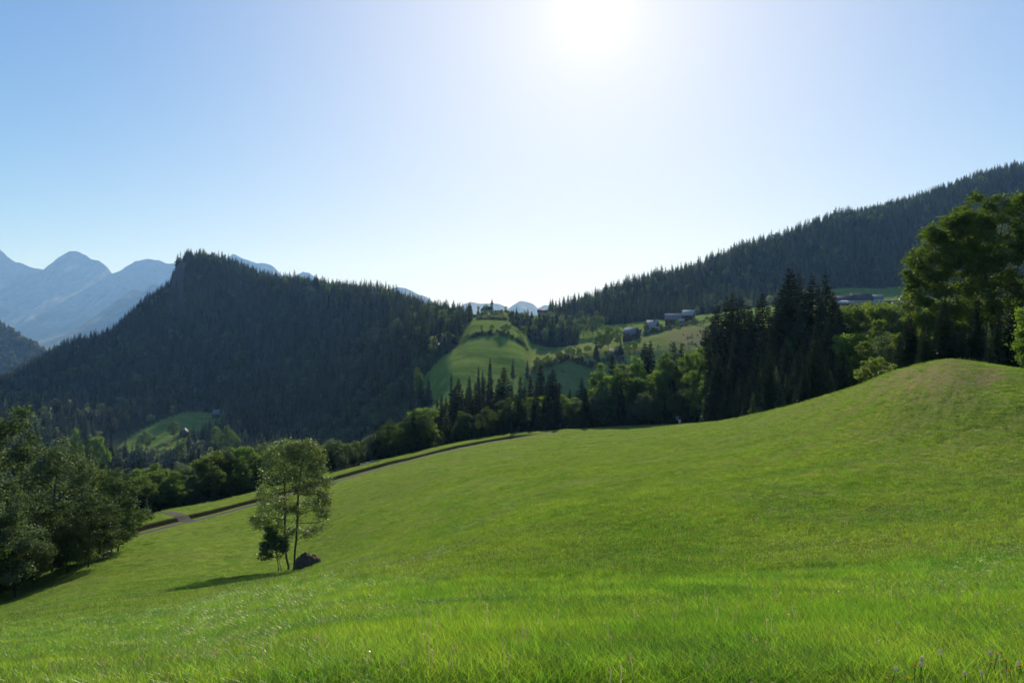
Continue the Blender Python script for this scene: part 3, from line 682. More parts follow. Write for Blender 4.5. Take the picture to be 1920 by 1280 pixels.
def proto_w(p):
    k = id(p)
    if k not in _pw:
        co = np.empty(len(p[1].vertices) * 3, dtype=np.float32); p[1].vertices.foreach_get('co', co); co = co.reshape(-1, 3)
        _pw[k] = np.percentile(np.hypot(co[:, 0], co[:, 1]), 97) * 2
    return _pw[k]
R_ = random.Random(5)

# ---- the two slim trees, their sapling and the mound between them
def slim(seed, env, stem, natt, nleaf, lsz=0.125, **k):
    rs = RS(seed); return broadleaf(rs, 10.4, env, straight(rs, stem, 14, 0.03), natt, nleaf, lsz, D=0.22, kill=0.30, r0=0.0065, spread=0.19, lm='leaf_ash', aspect=0.5, up=0.2, clump=0.9, rmin=0.0, bias=0.36, thick=1.5, wexp=0.35, **k)
YT = 52.0; u = YT / F       # metres per pixel at the trees
def T(px, py): return ((px - 541) * u, 0.0, (1071 - py) * u)
stemA = [T(541,1071), T(537,1040), T(534,1000), T(535,960), T(534,920), T(533,880), T(530,850)]
envA = [(T(533,850)[0], 0.1, T(0,850)[2], 1.55, 1.4, 1.25), (T(512,880)[0], -0.2, T(0,880)[2], 1.1, 1.1, 1.3), (T(500,925)[0], 0.2, T(0,925)[2], 0.95, 0.9, 1.0),
        (T(492,972)[0], -0.3, T(0,968)[2], 0.85, 0.8, 0.75), (T(523,945)[0], 0.3, T(0,945)[2], 0.9, 1.0, 0.9), (T(545,900)[0], 0.5, T(0,890)[2], 1.0, 1.0, 1.2), (T(485,985)[0], 0, T(0,982)[2], 0.5, 0.5, 0.45), (T(515,965)[0], 0.2, T(0,975)[2], 0.6, 0.7, 0.5), (T(528,900)[0], -0.4, T(0,905)[2], 1.1, 1.0, 1.3), (T(505,945)[0], -0.3, T(0,950)[2], 0.9, 0.8, 0.8), (T(545,940)[0], 0.2, T(0,945)[2], 0.8, 0.8, 0.8), (T(520,985)[0], 0.2, T(0,985)[2], 0.7, 0.6, 0.5), (T(545,985)[0], -0.2, T(0,990)[2], 0.7, 0.6, 0.6), (T(505,1000)[0], 0.1, T(0,1000)[2], 0.6, 0.5, 0.5)]
stemB = [T(551,1062), T(553,1035), T(556,1005), T(557,970), T(559,930), T(563,890), T(568,860)]
envB = [(T(575,850)[0], 0.1, T(0,848)[2], 1.45, 1.4, 1.15), (T(560,840)[0], -0.3, T(0,836)[2], 1.2, 1.2, 0.8), (T(592,880)[0], 0.2, T(0,885)[2], 0.9, 1.0, 1.0), (T(598,930)[0], -0.1, T(0,925)[2], 0.9, 1.0, 0.85),
        (T(603,960)[0], 0.2, T(0,958)[2], 0.7, 0.8, 0.5), (T(592,985)[0], -0.2, T(0,985)[2], 0.75, 0.7, 0.35), (T(570,900)[0], -0.4, T(0,905)[2], 0.8, 0.9, 0.9), (T(578,950)[0], 0.4, T(0,945)[2], 0.9, 0.8, 0.7), (T(585,905)[0], -0.2, T(0,905)[2], 1.1, 1.0, 1.0), (T(560,960)[0], 0.2, T(0,955)[2], 0.7, 0.7, 0.7), (T(608,905)[0], 0.2, T(0,905)[2], 0.6, 0.6, 0.7), (T(575,1000)[0], 0.2, T(0,996)[2], 0.7, 0.6, 0.4), (T(598,975)[0], 0.2, T(0,978)[2], 0.8, 0.6, 0.5), (T(612,935)[0], 0, T(0,940)[2], 0.5, 0.5, 0.5)]
gt = at(541, YT)
for nm, sd, env, st, na_, nl, lb in (('slender_tree', 3, envA, stemA, 1300, 15500, 'slim tall meadow tree with dark bare stem, its crown hanging over the sapling'),
                                 ('slender_tree', 4, envB, stemB, 1300, 15500, 'slim tall meadow tree rising from behind the earth mound, crown reaching out over it')):
    p = slim(sd, env, st, na_, nl)
    e = put_tree(nm, p, (gt.x, gt.y, gt.z - 0.15), 10.4); tag(e, lb, 'tree', 'pair of slim trees in the meadow'); PLACED.append((gt.x, gt.y))
rs = RS(9)
envS = [(T(512,1015)[0], -0.5, T(0,1015)[2], 0.75, 0.7, 0.85), (T(503,1035)[0], -0.6, T(0,1035)[2], 0.7, 0.6, 0.45), (T(530,1020)[0], -0.4, T(0,1015)[2], 0.6, 0.6, 0.8), (T(512,995)[0], -0.5, T(0,990)[2], 0.4, 0.4, 0.4)]
p = broadleaf(rs, 3.4, envS, straight(rs, [(T(527,0)[0], -0.5, 0), (T(526,0)[0], -0.5, 0.9), (T(520,0)[0], -0.5, 1.9)], 8, 0.02), 300, 5200, 0.17, D=0.13, kill=0.17, r0=0.006, spread=0.12, lm='leaf_ash', aspect=0.55, up=0.2, clump=0.8)
e = put_tree('sapling', p, (gt.x, gt.y, gt.z - 0.1), 3.4); tag(e, 'small dense sapling on two thin stems under the slim trees', 'sapling')
o = obj('trunk', mesh('stem', *tubes(np.array([(T(533,0)[0], -0.45, 0), (T(531,0)[0], -0.5, 0.5), (T(526,0)[0], -0.5, 1.3)]), [-1, 0, 1], [0.035, 0.03, 0.02], 6), M['bark'], True), e)
def mound(name, loc, rx, ry, rz_, seed, m):
    n1, n2 = 60, 26; a = np.linspace(0, 2 * PI, n1, endpoint=False); t = np.linspace(0, 1, n2)
    X = np.cos(a)[None] * t[:, None] * rx; Y = np.sin(a)[None] * t[:, None] * ry
    Z = rz_ * (1 - t[:, None] ** 2.6) ** 0.8 + 0.30 * rz_ * (fbm(X / 0.45 + seed, Y / 0.45, 4, 0.6)) * (1 - t[:, None] ** 6) - 0.12
    V = np.stack([X, Y, Z + 0 * X], -1).reshape(-1, 3); i = np.arange(n2 - 1)[:, None] * n1; j = np.arange(n1)[None]; j2 = (j + 1) % n1
    q = np.stack([i + j, i + n1 + j, i + n1 + j2, i + j2], -1).reshape(-1, 4)
    o = obj(name, mesh(name, V, q, m, False)); o.location = loc; return o
def earth_mat(name, a, b, sc=4):
    m = mat(name); n = N(m); p = n.pos(); f = n.noise(p, sc, 6, 0.75); n.prin(n.mix(n.ramp(f, [(0.3, 0.0), (0.7, 1.0)]), a, b), 0.95, n.bump(f, 1.0, 0.2), 0.1); return m
M['earth'] = earth_mat('bare_earth', (0.06, 0.048, 0.03), (0.19, 0.14, 0.095))
M['stone'] = earth_mat('pale_stone', (0.20, 0.18, 0.16), (0.52, 0.49, 0.44))
gm = at(578, 50.6)
o = mound('earth_mound', gm, 1.15, 0.8, 1.15, 3, M['earth']); tag(o, 'brown earth and rock mound beside the two slim trees', 'mound')
# ---- stone heaps
def stones(name, locs, label, seed, smin, smax):
    rs = RS(seed); root = bpy.data.objects.new(name, None); link(root); root.location = locs[0]; tag(root, label, 'stone heap')
    b = Vector(locs[0])
    ico = []; mb = MB()
    for p in locs:
        s = rs.uniform(smin, smax); n1, n2 = 7, 5; V = []
        for i in range(n2):
            th = PI * i / (n2 - 1)
            for j in range(n1):
                ph = 2 * PI * j / n1; r = s * rs.uniform(0.7, 1.15); V.append((r * math.sin(th) * math.cos(ph) * 1.2, r * math.sin(th) * math.sin(ph), r * math.cos(th) * 0.6))
        V = np.array(V) + (np.array(p) - np.array(b)) + np.array([0, 0, s * 0.2])
        fs = [(i * n1 + j, (i + 1) * n1 + j, (i + 1) * n1 + (j + 1) % n1, i * n1 + (j + 1) % n1) for i in range(n2 - 1) for j in range(n1)]
        mb.add(V, fs)
    o = mb.build('stones', M['stone'], root); tag(o, kind='stuff'); return root
rs = RS(21)
stones('stone_heap', [at(px_ , 68.5 + (px_ - 185) * 0.10 + rs.uniform(-.7, .7)) for px_ in rs.uniform(184, 212, 60)], 'pale stones scattered at the foot of the leafy trees', 1, 0.08, 0.3)
stones('stone_heap', [at(px_, np.interp(px_, [676, 702], [127.5, 131.5]) + rs.uniform(-.8, .8)) for px_ in rs.uniform(676, 704, 70)], 'pale heap of cut wood and stones on the bench edge beyond the track', 2, 0.12, 0.4)
px_ = np.linspace(618, 690, 50); yy = np.interp(px_, [618, 690], [120.5, 129.5])
P_ = np.stack([(px_ - 960) / F * yy, yy], 1); mbk = MB()
V = []
for i in range(50):
    for k, (dx, hh) in enumerate(((-1.0, -0.1), (-0.4, 0.32), (0.1, 0.45), (0.6, 0.3), (1.0, -0.1))):
        x_, y_ = P_[i][0] + dx * 0.5, P_[i][1] + dx * 0.9; V.append((x_, y_, gz(x_, y_) + hh * (0.6 + 0.9 * rs.rand()) * min(1, i / 5, (49 - i) / 5)))
V = np.array(V); q = [(i * 5 + k, i * 5 + k + 1, i * 5 + 5 + k + 1, i * 5 + 5 + k) for i in range(49) for k in range(4)]
M['russet'] = earth_mat('russet_weeds', (0.06, 0.035, 0.018), (0.24, 0.14, 0.07), 2.5)
o = obj('weedy_bank', mesh('weedy_bank', V, np.array(q), M['russet'])); tag(o, 'long low russet weedy bank along the strip beyond the track', 'earth bank')

# ---- leafy trees on the slope to the lower edge
# (px, top row, Y, width px, proto, label)
LEFT = [
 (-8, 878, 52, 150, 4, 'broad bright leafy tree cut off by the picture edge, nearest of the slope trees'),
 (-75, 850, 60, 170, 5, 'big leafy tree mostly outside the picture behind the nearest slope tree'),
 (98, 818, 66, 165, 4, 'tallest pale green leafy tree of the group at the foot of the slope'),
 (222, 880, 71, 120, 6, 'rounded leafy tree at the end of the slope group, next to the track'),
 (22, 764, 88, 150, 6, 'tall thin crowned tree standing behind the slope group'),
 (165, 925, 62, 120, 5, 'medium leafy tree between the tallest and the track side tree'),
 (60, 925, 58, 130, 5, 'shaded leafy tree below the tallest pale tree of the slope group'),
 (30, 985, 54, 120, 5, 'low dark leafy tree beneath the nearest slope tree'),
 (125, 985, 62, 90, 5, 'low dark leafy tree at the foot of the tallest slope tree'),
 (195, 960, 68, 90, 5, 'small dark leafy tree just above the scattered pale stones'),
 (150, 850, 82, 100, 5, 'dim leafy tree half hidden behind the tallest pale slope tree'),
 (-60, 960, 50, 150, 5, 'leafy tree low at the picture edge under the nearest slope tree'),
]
for px_, top, Y, wd, k, lb in LEFT:
    e = tree_at('leafy_tree', BRD[k], px_, top, Y, wd, rnd=R_, sink=0.5); tag(e, lb, 'tree', 'leafy trees at the foot of the meadow slope')
# ---- knoll: big maple, bush, and tree at the picture edge
rs = RS(77); H = 21.5
env = [(0, 0, 11.2, 8.0, 7.0, 8.6), (-3.2, -1, 16.5, 3.2, 3.2, 2.6), (1.6, 0, 18.6, 4.2, 3.6, 2.6), (-5.8, 0, 12.8, 2.6, 3, 2.2), (-6.8, 0.5, 9.2, 2.2, 2.8, 1.8), (-6.0, -1, 6.6, 2.6, 2.6, 1.6), (5.5, 0, 15.5, 3.4, 3.6, 3.0), (7.0, 0, 10.5, 3.2, 3.4, 3.0), (6.5, -1, 6.5, 3.0, 3.0, 2.2), (0, -4, 8.0, 4.0, 2.6, 3.0), (-2, -4, 13.0, 3.0, 2.6, 2.5), (3.5, -4, 14.0, 3.2, 2.6, 2.6), (-2.0, 0, 4.6, 3.0, 3.0, 1.6)]
tr = straight(rs, [(0, 0, 0), (0.2, 0, 3.0), (-0.3, 0.2, 7), (0.4, 0, 12)], 12, 0.12)
maple = broadleaf(rs, H, env, tr, 2300, 110000, 0.24, D=0.55, kill=0.8, r0=0.012, spread=0.36, lm='leaf_maple', clump=1.6, aspect=0.8, up=1.2, bias=0.4)
g = at(1842, 78)
e = put_tree('maple_tree', maple, (g.x, g.y, g.z - 0.3), (HOR - 351) / F * 78 - g.z + 0.3); tag(e, 'huge spreading dark maple crowning the grassy knoll', 'tree'); PLACED.append((g.x, g.y))
rs = RS(78)
env = [(0, 0, 1.9, 1.9, 1.6, 1.6), (-1.6, 0, 1.3, 0.9, 1, 0.9), (0.6, 0, 2.9, 0.9, 0.9, 0.8), (2.3, 0, 2.0, 0.5, 0.6, 0.9), (1.4, 0.2, 1.4, 1, 1, 0.9), (-0.8, -0.2, 2.4, 0.9, 0.9, 0.8)]
bush = broadleaf(rs, 3.7, env, straight(rs, [(0, 0, -0.6), (0.1, 0, 1.0)], 5, 0.05), 520, 8500, 0.145, D=0.16, kill=0.22, r0=0.008, spread=0.13, lm='leaf_bush', clump=0.9)
g = at(1640, 72.5); e = put_tree('bush', bush, (g.x, g.y, g.z - 0.5), (HOR - 664) / F * 72.5 - g.z + 0.4, 1.0); tag(e, 'bright yellow green bush peeping over the brow of the knoll', 'bush')
rs = RS(79)
env = [(0, 0, 4.2, 1.7, 1.7, 2.6), (-1.2, 0, 2.2, 1.2, 1.2, 1.3), (-1.1, 0, 4.8, 1.1, 1.1, 1.2), (0.4, 0, 6.7, 1.4, 1.3, 1.2), (1.4, 0, 3.6, 1.6, 1.4, 2.0), (-0.6, -0.6, 1.2, 1.2, 1.0, 0.8), (-1.5, 0, 3.6, 0.8, .8, .6)]
edge = broadleaf(rs, 8.0, env, straight(rs, [(0, 0, -0.3), (0.1, 0, 3.5)], 8, 0.05), 900, 17000, 0.15, D=0.24, kill=0.33, r0=0.008, spread=0.2, lm='leaf', clump=0.8, aspect=0.75)
g = at(1958, 41); e = put_tree('leafy_bush', edge, (g.x, g.y, g.z - 0.3), (HOR - 505) / F * 41 - g.z, 1.0); tag(e, 'large leaved bushy tree cut off by the picture edge beside the knoll', 'tree'); PLACED.append((g.x, g.y))

for i, (px_, top, Y, wd, k) in enumerate([(1795,578,92,70,5),(1820,548,96,90,6),(1850,540,88,100,5),(1885,550,92,100,6),(1915,545,86,100,5),(1960,560,80,110,6),(1870,630,70,60,5)]):
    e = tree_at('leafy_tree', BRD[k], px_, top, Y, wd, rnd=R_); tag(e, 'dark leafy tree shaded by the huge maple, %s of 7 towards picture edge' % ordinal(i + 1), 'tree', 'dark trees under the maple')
# ---- belt of trees behind the meadow
def zone_label(kind, items, words, group):
    """items sorted along the belt get a place in the row"""
    items.sort(key=lambda t: t[0])
    for i, (px_, e) in enumerate(items): tag(e, words.format(ordinal(i + 1), len(items)), kind, group)
# spruces: (px, top, Y, spread px)
SP_BELT = {
 'central': [(771,792,165,26),(786,778,178,26),(804,768,185,24),(820,747,190,34),(838,744,196,30),(860,708,200,40),(876,727,190,40),(892,716,200,34),(909,706,208,34),(921,716,192,38),(944,686,200,46),(960,722,188,36),(975,704,204,38),(994,700,196,40),(1014,683,206,40),(1037,690,192,58),(1025,716,185,40),(812,762,172,30),(829,738,192,34),(850,724,204,34),(868,738,182,34),(884,744,186,34),(902,740,180,34),(929,738,188,34),(937,708,206,36),(952,730,182,36),(968,736,178,36),(985,722,184,38),(1005,716,182,38),(1046,722,180,42),(796,788,170,28),(1030,700,200,38)],
 'farm': [(1092,706,205,44),(1109,693,212,44),(1147,657,196,52),(1160,700,188,52),(1209,640,200,40),(1218,637,203,40),(1266,637,190,38),(1279,641,182,54),(1290,690,172,56),(1262,700,180,50),(1068,728,205,40),(1128,716,200,40),(1178,706,196,40),(1236,680,190,42),(1250,712,184,44),(1308,676,170,50),(1050,716,208,36),(1195,725,180,40)],
 'dark': [(1336,590,166,44),(1350,566,158,48),(1363,553,160,46),(1376,548,152,50),(1391,556,158,46),(1410,580,150,50),(1430,545,148,56),(1453,552,142,50),(1467,530,140,50),(1480,498,136,62),(1495,510,140,60),(1510,545,134,60),(1525,512,134,62),(1552,513,132,60),(1540,560,128,60),(1500,570,126,70),(1450,600,132,64),(1400,620,138,60),(1575,600,124,56),(1345,660,140,56),(1372,640,136,60),(1415,650,130,64),(1445,660,126,64),(1475,630,122,68),(1505,640,118,68),(1535,630,116,64),(1560,650,114,56),(1430,700,118,60),(1490,700,112,60),(1385,710,126,56),(1342,575,172,50),(1357,600,150,56),(1370,580,168,54),(1384,590,145,58),(1402,570,165,54),(1420,560,160,56),(1440,570,138,60),(1460,575,150,56),(1473,545,155,56),(1487,535,150,60),(1517,540,146,60),(1538,530,144,60),(1330,640,150,50),(1562,545,122,56),(1572,575,118,50),(1548,600,112,54),(1440,640,112,60),(1520,690,104,56),(1322,610,178,44),(1565,560,140,50)],
 'bottom': [(166,851,215,16),(176,846,220,16),(190,858,210,18),(205,862,212,16),(221,856,214,16),(236,862,205,18),(250,864,206,16),(262,848,214,18),(292,858,200,18),(308,862,205,16),(322,858,205,16),(342,850,212,18),(360,842,208,18),(372,838,215,18),(386,840,210,18),(405,828,215,20)],
 'knoll': [(1722,612,110,40),(1750,600,104,44)],
}
wordsS = {'central': 'pointed dark spruce behind the track, {} of {} going away from slim trees',
 'farm': 'pointed spruce in the belt below the lone farm, {} of {} towards dark stand',
 'dark': 'tall black green spruce of the stand before the village, {} of {} towards knoll',
 'bottom': 'small spruce top above the lower leafy belt, {} of {} from picture edge',
 'knoll': 'dark spruce squeezed between the village trees and the maple, {} of {} towards the maple'}
for zn, L in SP_BELT.items():
    it = []
    for i, (px_, top, Y, sp) in enumerate(L):
        e = tree_at('spruce_tree', SPR[(i * 2 + len(zn)) % 5], px_, top, Y, sp * (1.8 if zn == 'dark' else 1.5), rnd=R_); it.append((px_, e))
    zone_label('spruce', it, wordsS[zn], 'spruces in the belt behind the meadow')
BR_BELT = {
 'lower': [(262,878,108,46,1),(288,868,112,44,3),(305,878,108,50,0),(322,885,106,40,1),(345,868,110,56,4),(368,866,114,44,3),(390,850,116,56,0),(412,846,118,46,1),(424,836,120,52,4),(448,834,122,52,0),(470,838,118,48,1),(493,828,124,56,4),(515,836,122,50,0),(455,862,113,40,3),(405,872,111,36,1),(280,905,103,44,0),(335,905,107,46,3),(505,856,120,44,1)],
 'past': [(608,832,140,46,1),(628,822,142,50,4),(648,830,144,40,0),(668,826,146,44,3),(700,812,150,52,4),(715,828,148,40,0),(742,806,154,44,1),(640,852,134,40,4),(680,850,139,40,1),(760,790,158,44,0)],
 'central': [(790,762,163,60,0),(806,780,160,40,3),(775,800,155,46,1),(885,776,172,42,4),(905,790,174,30,3),(955,762,177,42,4),(972,750,180,46,0),(1000,745,182,50,1),(1057,738,190,32,3),(1072,745,186,30,1),(870,800,166,40,1),(930,795,172,30,0),(1020,740,186,36,0)],
 'farm': [(1086,750,184,34,4),(1108,744,186,36,0),(1127,682,192,44,1),(1126,722,182,46,4),(1150,700,184,46,0),(1174,682,186,52,1),(1196,666,192,44,3),(1190,705,180,46,0),(1206,734,171,44,4),(1244,658,184,44,3),(1236,690,178,50,0),(1262,676,182,44,1),(1298,656,172,50,0),(1322,652,166,46,1),(1310,690,160,50,0),(1228,745,170,40,1),(1140,755,180,44,0),(1330,700,150,44,3),(1340,740,142,40,0)],
 'village': [(1574,584,130,60,1),(1606,567,128,76,0),(1640,560,124,80,2),(1664,562,120,70,0),(1690,566,116,72,4),(1716,562,112,66,1),(1600,620,110,70,0),(1630,640,104,60,1),(1672,622,100,66,4),(1702,620,96,60,0),(1740,600,100,60,1),(1765,625,92,56,4),(1582,640,114,56,3),(1655,600,112,70,1)],
}
wordsB = {'lower': 'leafy tree between slope group and slim trees, {} of {} going up',
 'past': 'round leafy tree just past the slim trees, {} of {} going up along the track',
 'central': 'leafy tree at the feet of the central spruces, {} of {} going up',
 'farm': 'yellow green leafy tree below the lone farm, {} of {} towards dark stand',
 'village': 'sunlit leafy tree below the village roofs, {} of {} towards the knoll'}
for zn, L in BR_BELT.items():
    it = []
    for i, (px_, top, Y, wd, k) in enumerate(L):
        e = tree_at('leafy_tree', BRD[k], px_, top, Y, wd * 1.18, rnd=R_); it.append((px_, e))
    zone_label('tree', it, wordsB[zn], 'leafy trees in the belt behind the meadow')

# ---- single trees of the middle distance: (name, px, top, base row or Y, width px, protos, label)
MID = [
 ('spruce_tree', 919, 670, 330, 17, 'S', 'tall lone spruce tip rising over the belt below the church'),
 ('spruce_tree', 897, 685, 325, 14, 'S', 'thin spruce just beside the tall lone spruce below the church'),
 ('spruce_tree', 905, 692, 335, 12, 'S', 'short spruce between two taller tips below the church'),
 ('spruce_tree', 847, 698, 300, 14, 'S', 'spruce tip beside the lit lower corner of the church meadow'),
 ('spruce_tree', 880, 704, 310, 22, 'S', 'bushy spruce on the lower edge of the church meadow'),
 ('spruce_tree', 962, 671, 420, 18, 'S', 'free standing spruce on the pale grassy ridge below the church'),
 ('spruce_tree', 989, 674, 430, 16, 'S', 'dark rounded spruce at the start of the hedge on the pale ridge'),
 ('leafy_tree', 1009, 667, 445, 18, 'B', 'first small leafy tree of the hedge line on the pale ridge'),
 ('leafy_tree', 1026, 664, 452, 20, 'B', 'second small leafy tree of the hedge line on the pale ridge'),
 ('leafy_tree', 1049, 655, 458, 16, 'B', 'thin leafy tree standing alone in the hedge line on the ridge'),
 ('leafy_tree', 1070, 648, 464, 22, 'B', 'fourth small leafy tree of the hedge line on the pale ridge'),
 ('leafy_tree', 1086, 650, 472, 20, 'B', 'dense leafy tree midway between pale ridge and farm clump'),
 ('leafy_tree', 1101, 646, 488, 16, 'B', 'leafy tree just before the farm clump on the ridge'),
 ('leafy_tree', 1125, 622, 492, 26, 'B', 'lower leafy tree on the near side of the farm clump'),
 ('leafy_tree', 1140, 609, 496, 36, 'B', 'big rounded leafy tree of the clump beside the wooden barn'),
 ('leafy_tree', 1157, 612, 502, 28, 'B', 'leafy tree of the clump touching the wooden barn'),
 ('spruce_tree', 1118, 640, 480, 14, 'S', 'dark spruce under the farm clump at the dirt road'),
 ('spruce_tree', 1164, 635, 472, 9, 'S', 'tiny pointed spruce on the front edge of the farm field'),
 ('leafy_tree', 1177, 644, 468, 14, 'B', 'small bush like tree on the front edge of the farm field'),
 ('leafy_tree', 1190, 639, 466, 17, 'B', 'round little tree on the front edge of the farm field'),
 ('leafy_tree', 1211, 602, 530, 24, 'B', 'yellowish round tree between the barn and the white farmhouse'),
 ('leafy_tree', 1240, 607, 528, 20, 'B', 'round garden tree in front of the white farmhouse'),
 ('leafy_tree', 1255, 604, 530, 18, 'B', 'dark garden tree before the long low farm roof'),
 ('leafy_tree', 1270, 598, 530, 18, 'B', 'tall garden tree before the long low farm roof'),
 ('leafy_tree', 1302, 594, 535, 28, 'B', 'broad dark tree under the highest farm roof'),
 ('leafy_tree', 1327, 592, 545, 16, 'B', 'light green bush tree on the slope past the highest farm roof'),
 ('leafy_tree', 1225, 612, 522, 12, 'B', 'low garden bush between two farm garden trees'),
 ('leafy_tree', 903, 609, 519, 9, 'B', 'small round tree on the upper church meadow beside the wood'),
 ('leafy_tree', 922, 607, 519, 10, 'B', 'small round tree in the middle of the upper church meadow'),
 ('leafy_tree', 948, 606, 514, 19, 'B', 'largest dark tree casting shadow on the church meadow'),
 ('leafy_tree', 982, 611, 545, 13, 'B', 'tree at the meadow corner before the dark wood'),
 ('leafy_tree', 911, 569, 690, 10, 'B', 'dark tree standing directly in front of the church'),
 ('leafy_tree', 897, 573, 690, 5, 'B', 'slim light tree between the shed and the church'),
 ('leafy_tree', 948, 573.5, 697, 6.5, 'B', 'lone round tree on the skyline past the church'),
 ('leafy_tree', 881, 579, 685, 7, 'B', 'dark bush on the skyline beside the small shed'),
 ('leafy_tree', 934, 580, 695, 4, 'B', 'small bush on the skyline between church and lone round tree'),
 ('leafy_tree', 939.5, 580, 695, 2.4, 'B', 'tiny upright bush on the skyline beside the lone round tree'),
 ('leafy_tree', 786, 690, 430, 20, 'B', 'tall pale crowned tree at the corner of the shaded wood'),
 ('leafy_tree', 325, 787, 585, 34, 'B', 'large round tree hiding the gable of the little hut'),
 ('leafy_tree', 137, 799, 330, 36, 'B', 'pale rounded tree over the slope group, beside a dark spruce'),
 ('spruce_tree', 160, 797, 335, 20, 'S', 'dark spruce beside the pale rounded tree in the valley'),
 ('leafy_tree', 178, 815, 330, 24, 'B', 'low rounded tree beside the dark valley spruce'),
 ('leafy_tree', 192, 820, 330, 24, 'B', 'low bushy tree before the valley clearing'),
 ('spruce_tree', 208, 812, 335, 14, 'S', 'single small spruce at the edge of the valley clearing'),
 ('leafy_tree', 275, 806, 560, 28, 'B', 'dark low tree at the upper edge of the valley clearing'),
 ('leafy_tree', 405, 798, 540, 16, 'B', 'thin tree below the dark hay shed in the shaded wood edge'),
 ('leafy_tree', 428, 796, 500, 36, 'B', 'sunlit topped tree at the wood edge below the hay shed'),
 ('leafy_tree', 340, 822, 500, 18, 'B', 'bushy tree on the bright bank below the little hut'),
 ('spruce_tree', 790, 712, 400, 22, 'S', 'dark spruce behind the tall pale crowned tree'),
 ('spruce_tree', 803, 708, 405, 24, 'S', 'dark spruce next to the lit corner of the lower meadow'),
 ('spruce_tree', 1561, 590, 300, 10, 'S', 'small pale spruce in front of the lowest village roof'),
]
for nm, px_, top, Y, wd, k, lb in MID:
    pr = (SPR if k == 'S' else (BRD if Y < 600 else BRDF))
    p = pr[R_.randrange(4 if k == 'B' and Y < 600 else len(pr))]
    e = tree_at(nm, p, px_, top, Y, wd * 1.1, rnd=R_, hmin=1.5)
    tag(e, lb, 'spruce' if k == 'S' else 'tree')
# rows of leafy trees on the far fields
it = []
for i in range(9):
    px_ = 1061 + i * 8.4; e = tree_at('leafy_tree', BRDF[i % 3], px_, 597 - i * 0.95 + R_.uniform(-1.5, 1.5), 618, 12, rnd=R_); it.append((px_, e))
zone_label('tree', it, 'leafy tree in the row between wood and farm, {} of {} towards farm', 'row of leafy trees above the shaded field')
it = []
DW = [(962,596,623),(972,590,616),(980,584,612),(988,590,608),(997,583,616),(1004,592,605),(1012,586,612),(1020,588,601),(1028,580,612),(1036,586,601),(1044,590,590),(1052,586,590),(968,604,593),(984,602,590),(1000,606,582),(1015,604,578),(1030,602,575),(1046,604,571),(1056,598,578),(992,612,575),(1022,612,566),(1040,612,563)]
for i, (px_, top, Y) in enumerate(DW):
    sprk = i % 3 != 2
    e = tree_at('spruce_tree' if sprk else 'leafy_tree', (SPR if sprk else BRDF)[i % (5 if sprk else 3)], px_, top, Y, 13 if sprk else 15, rnd=R_, hmin=8)
    it.append((px_, e))
zone_label('tree', it, 'dark tree of the small wood past church meadow, {} of {} towards farm', 'small dark wood past the church meadow')

# ------------------------------------------------------------------ the woods on the hills
def forest_points():
    rs = RS(99); pts = []
    # jittered grid in plan
    sp = 7.0
    gx, gy = np.meshgrid(np.arange(-1150, 1700, sp), np.arange(330, 1520, sp)); x = gx.ravel() + rs.uniform(-.5, .5, gx.size) * sp * 1.1; y = gy.ravel() + rs.uniform(-.5, .5, gx.size) * sp * 1.1
    px = 960 + F * x / y; k = (px > -330) & (px < 2300); x, y, px = x[k], y[k], px[k]
    z, row, px = ground(x, y); k = forest_mask(px, y, row, z) & (row < 10.45) & (fbm(x / 38 + 20, y / 38 + 5, 3) > -0.52) & (rs.rand(len(x)) > 0.06)
    return x[k], y[k], z[k], row[k], px[k]
fx, fy, fz, frow, fpx = forest_points()
rs = RS(4)
fh = 19.5 * (0.42 + 0.72 * rs.rand(len(fx))) * (1 + 0.35 * vnoise(fx / 60, fy / 60)) * np.where(fpx > 1030, 1.0, 0.95)
fh *= np.clip(fy / 800, 0.86, 1.0)
isb = (fbm(fx / 45 + 50, fy / 45, 3) + 0.35 * (rs.rand(len(fx)) - 0.5) > 0.24) & ((frow < 8.9) | (rs.rand(len(fx)) < 0.25)) | (rs.rand(len(fx)) < 0.035)
fh = np.where(isb, fh * 0.72, fh)
fh = np.where((fpx > 950) & (fpx < 1035) & (fy < 760), fh * 0.7, fh)
app = fh / fy
vis = (fpx > 0) & (fpx < 1920) & (HOR - (fz + fh) / fy * F < np.interp(fpx, [0, 150, 300, 420, 640, 760, 840, 1030, 1200, 1340, 1560, 1700, 1920], [760, 790, 850, 815, 800, 750, 700, 600, 600, 545, 540, 540, 400]))
vis &= (frow < 9.98)
NIND = {0: 170, 1: 60}
taken = np.zeros(len(fx), bool)
for kindb, lab, grp, nm in ((0, 'spruce among many alike in the dense shaded wood on the hillsides', 'spruces of the hillside woods', 'spruce_tree'),
                            (1, 'light green leafy tree scattered among the dark hillside spruces', 'leafy trees of the hillside woods', 'leafy_tree')):
    c_ = np.where(vis & (isb == bool(kindb)))[0]; c_ = c_[np.argsort(-app[c_])][:NIND[kindb]]
    for i in c_:
        p = (SPRF if not kindb else BRDF)[i % (4 if not kindb else 3)]
        e = put_tree(nm, p, (fx[i], fy[i], fz[i] - 0.6), fh[i], 1.0, R_.uniform(0, 6.28), parts=False); tag(e, lab, 'spruce' if not kindb else 'tree', grp)
    taken[c_] = True
PLA = np.array(PLACED)
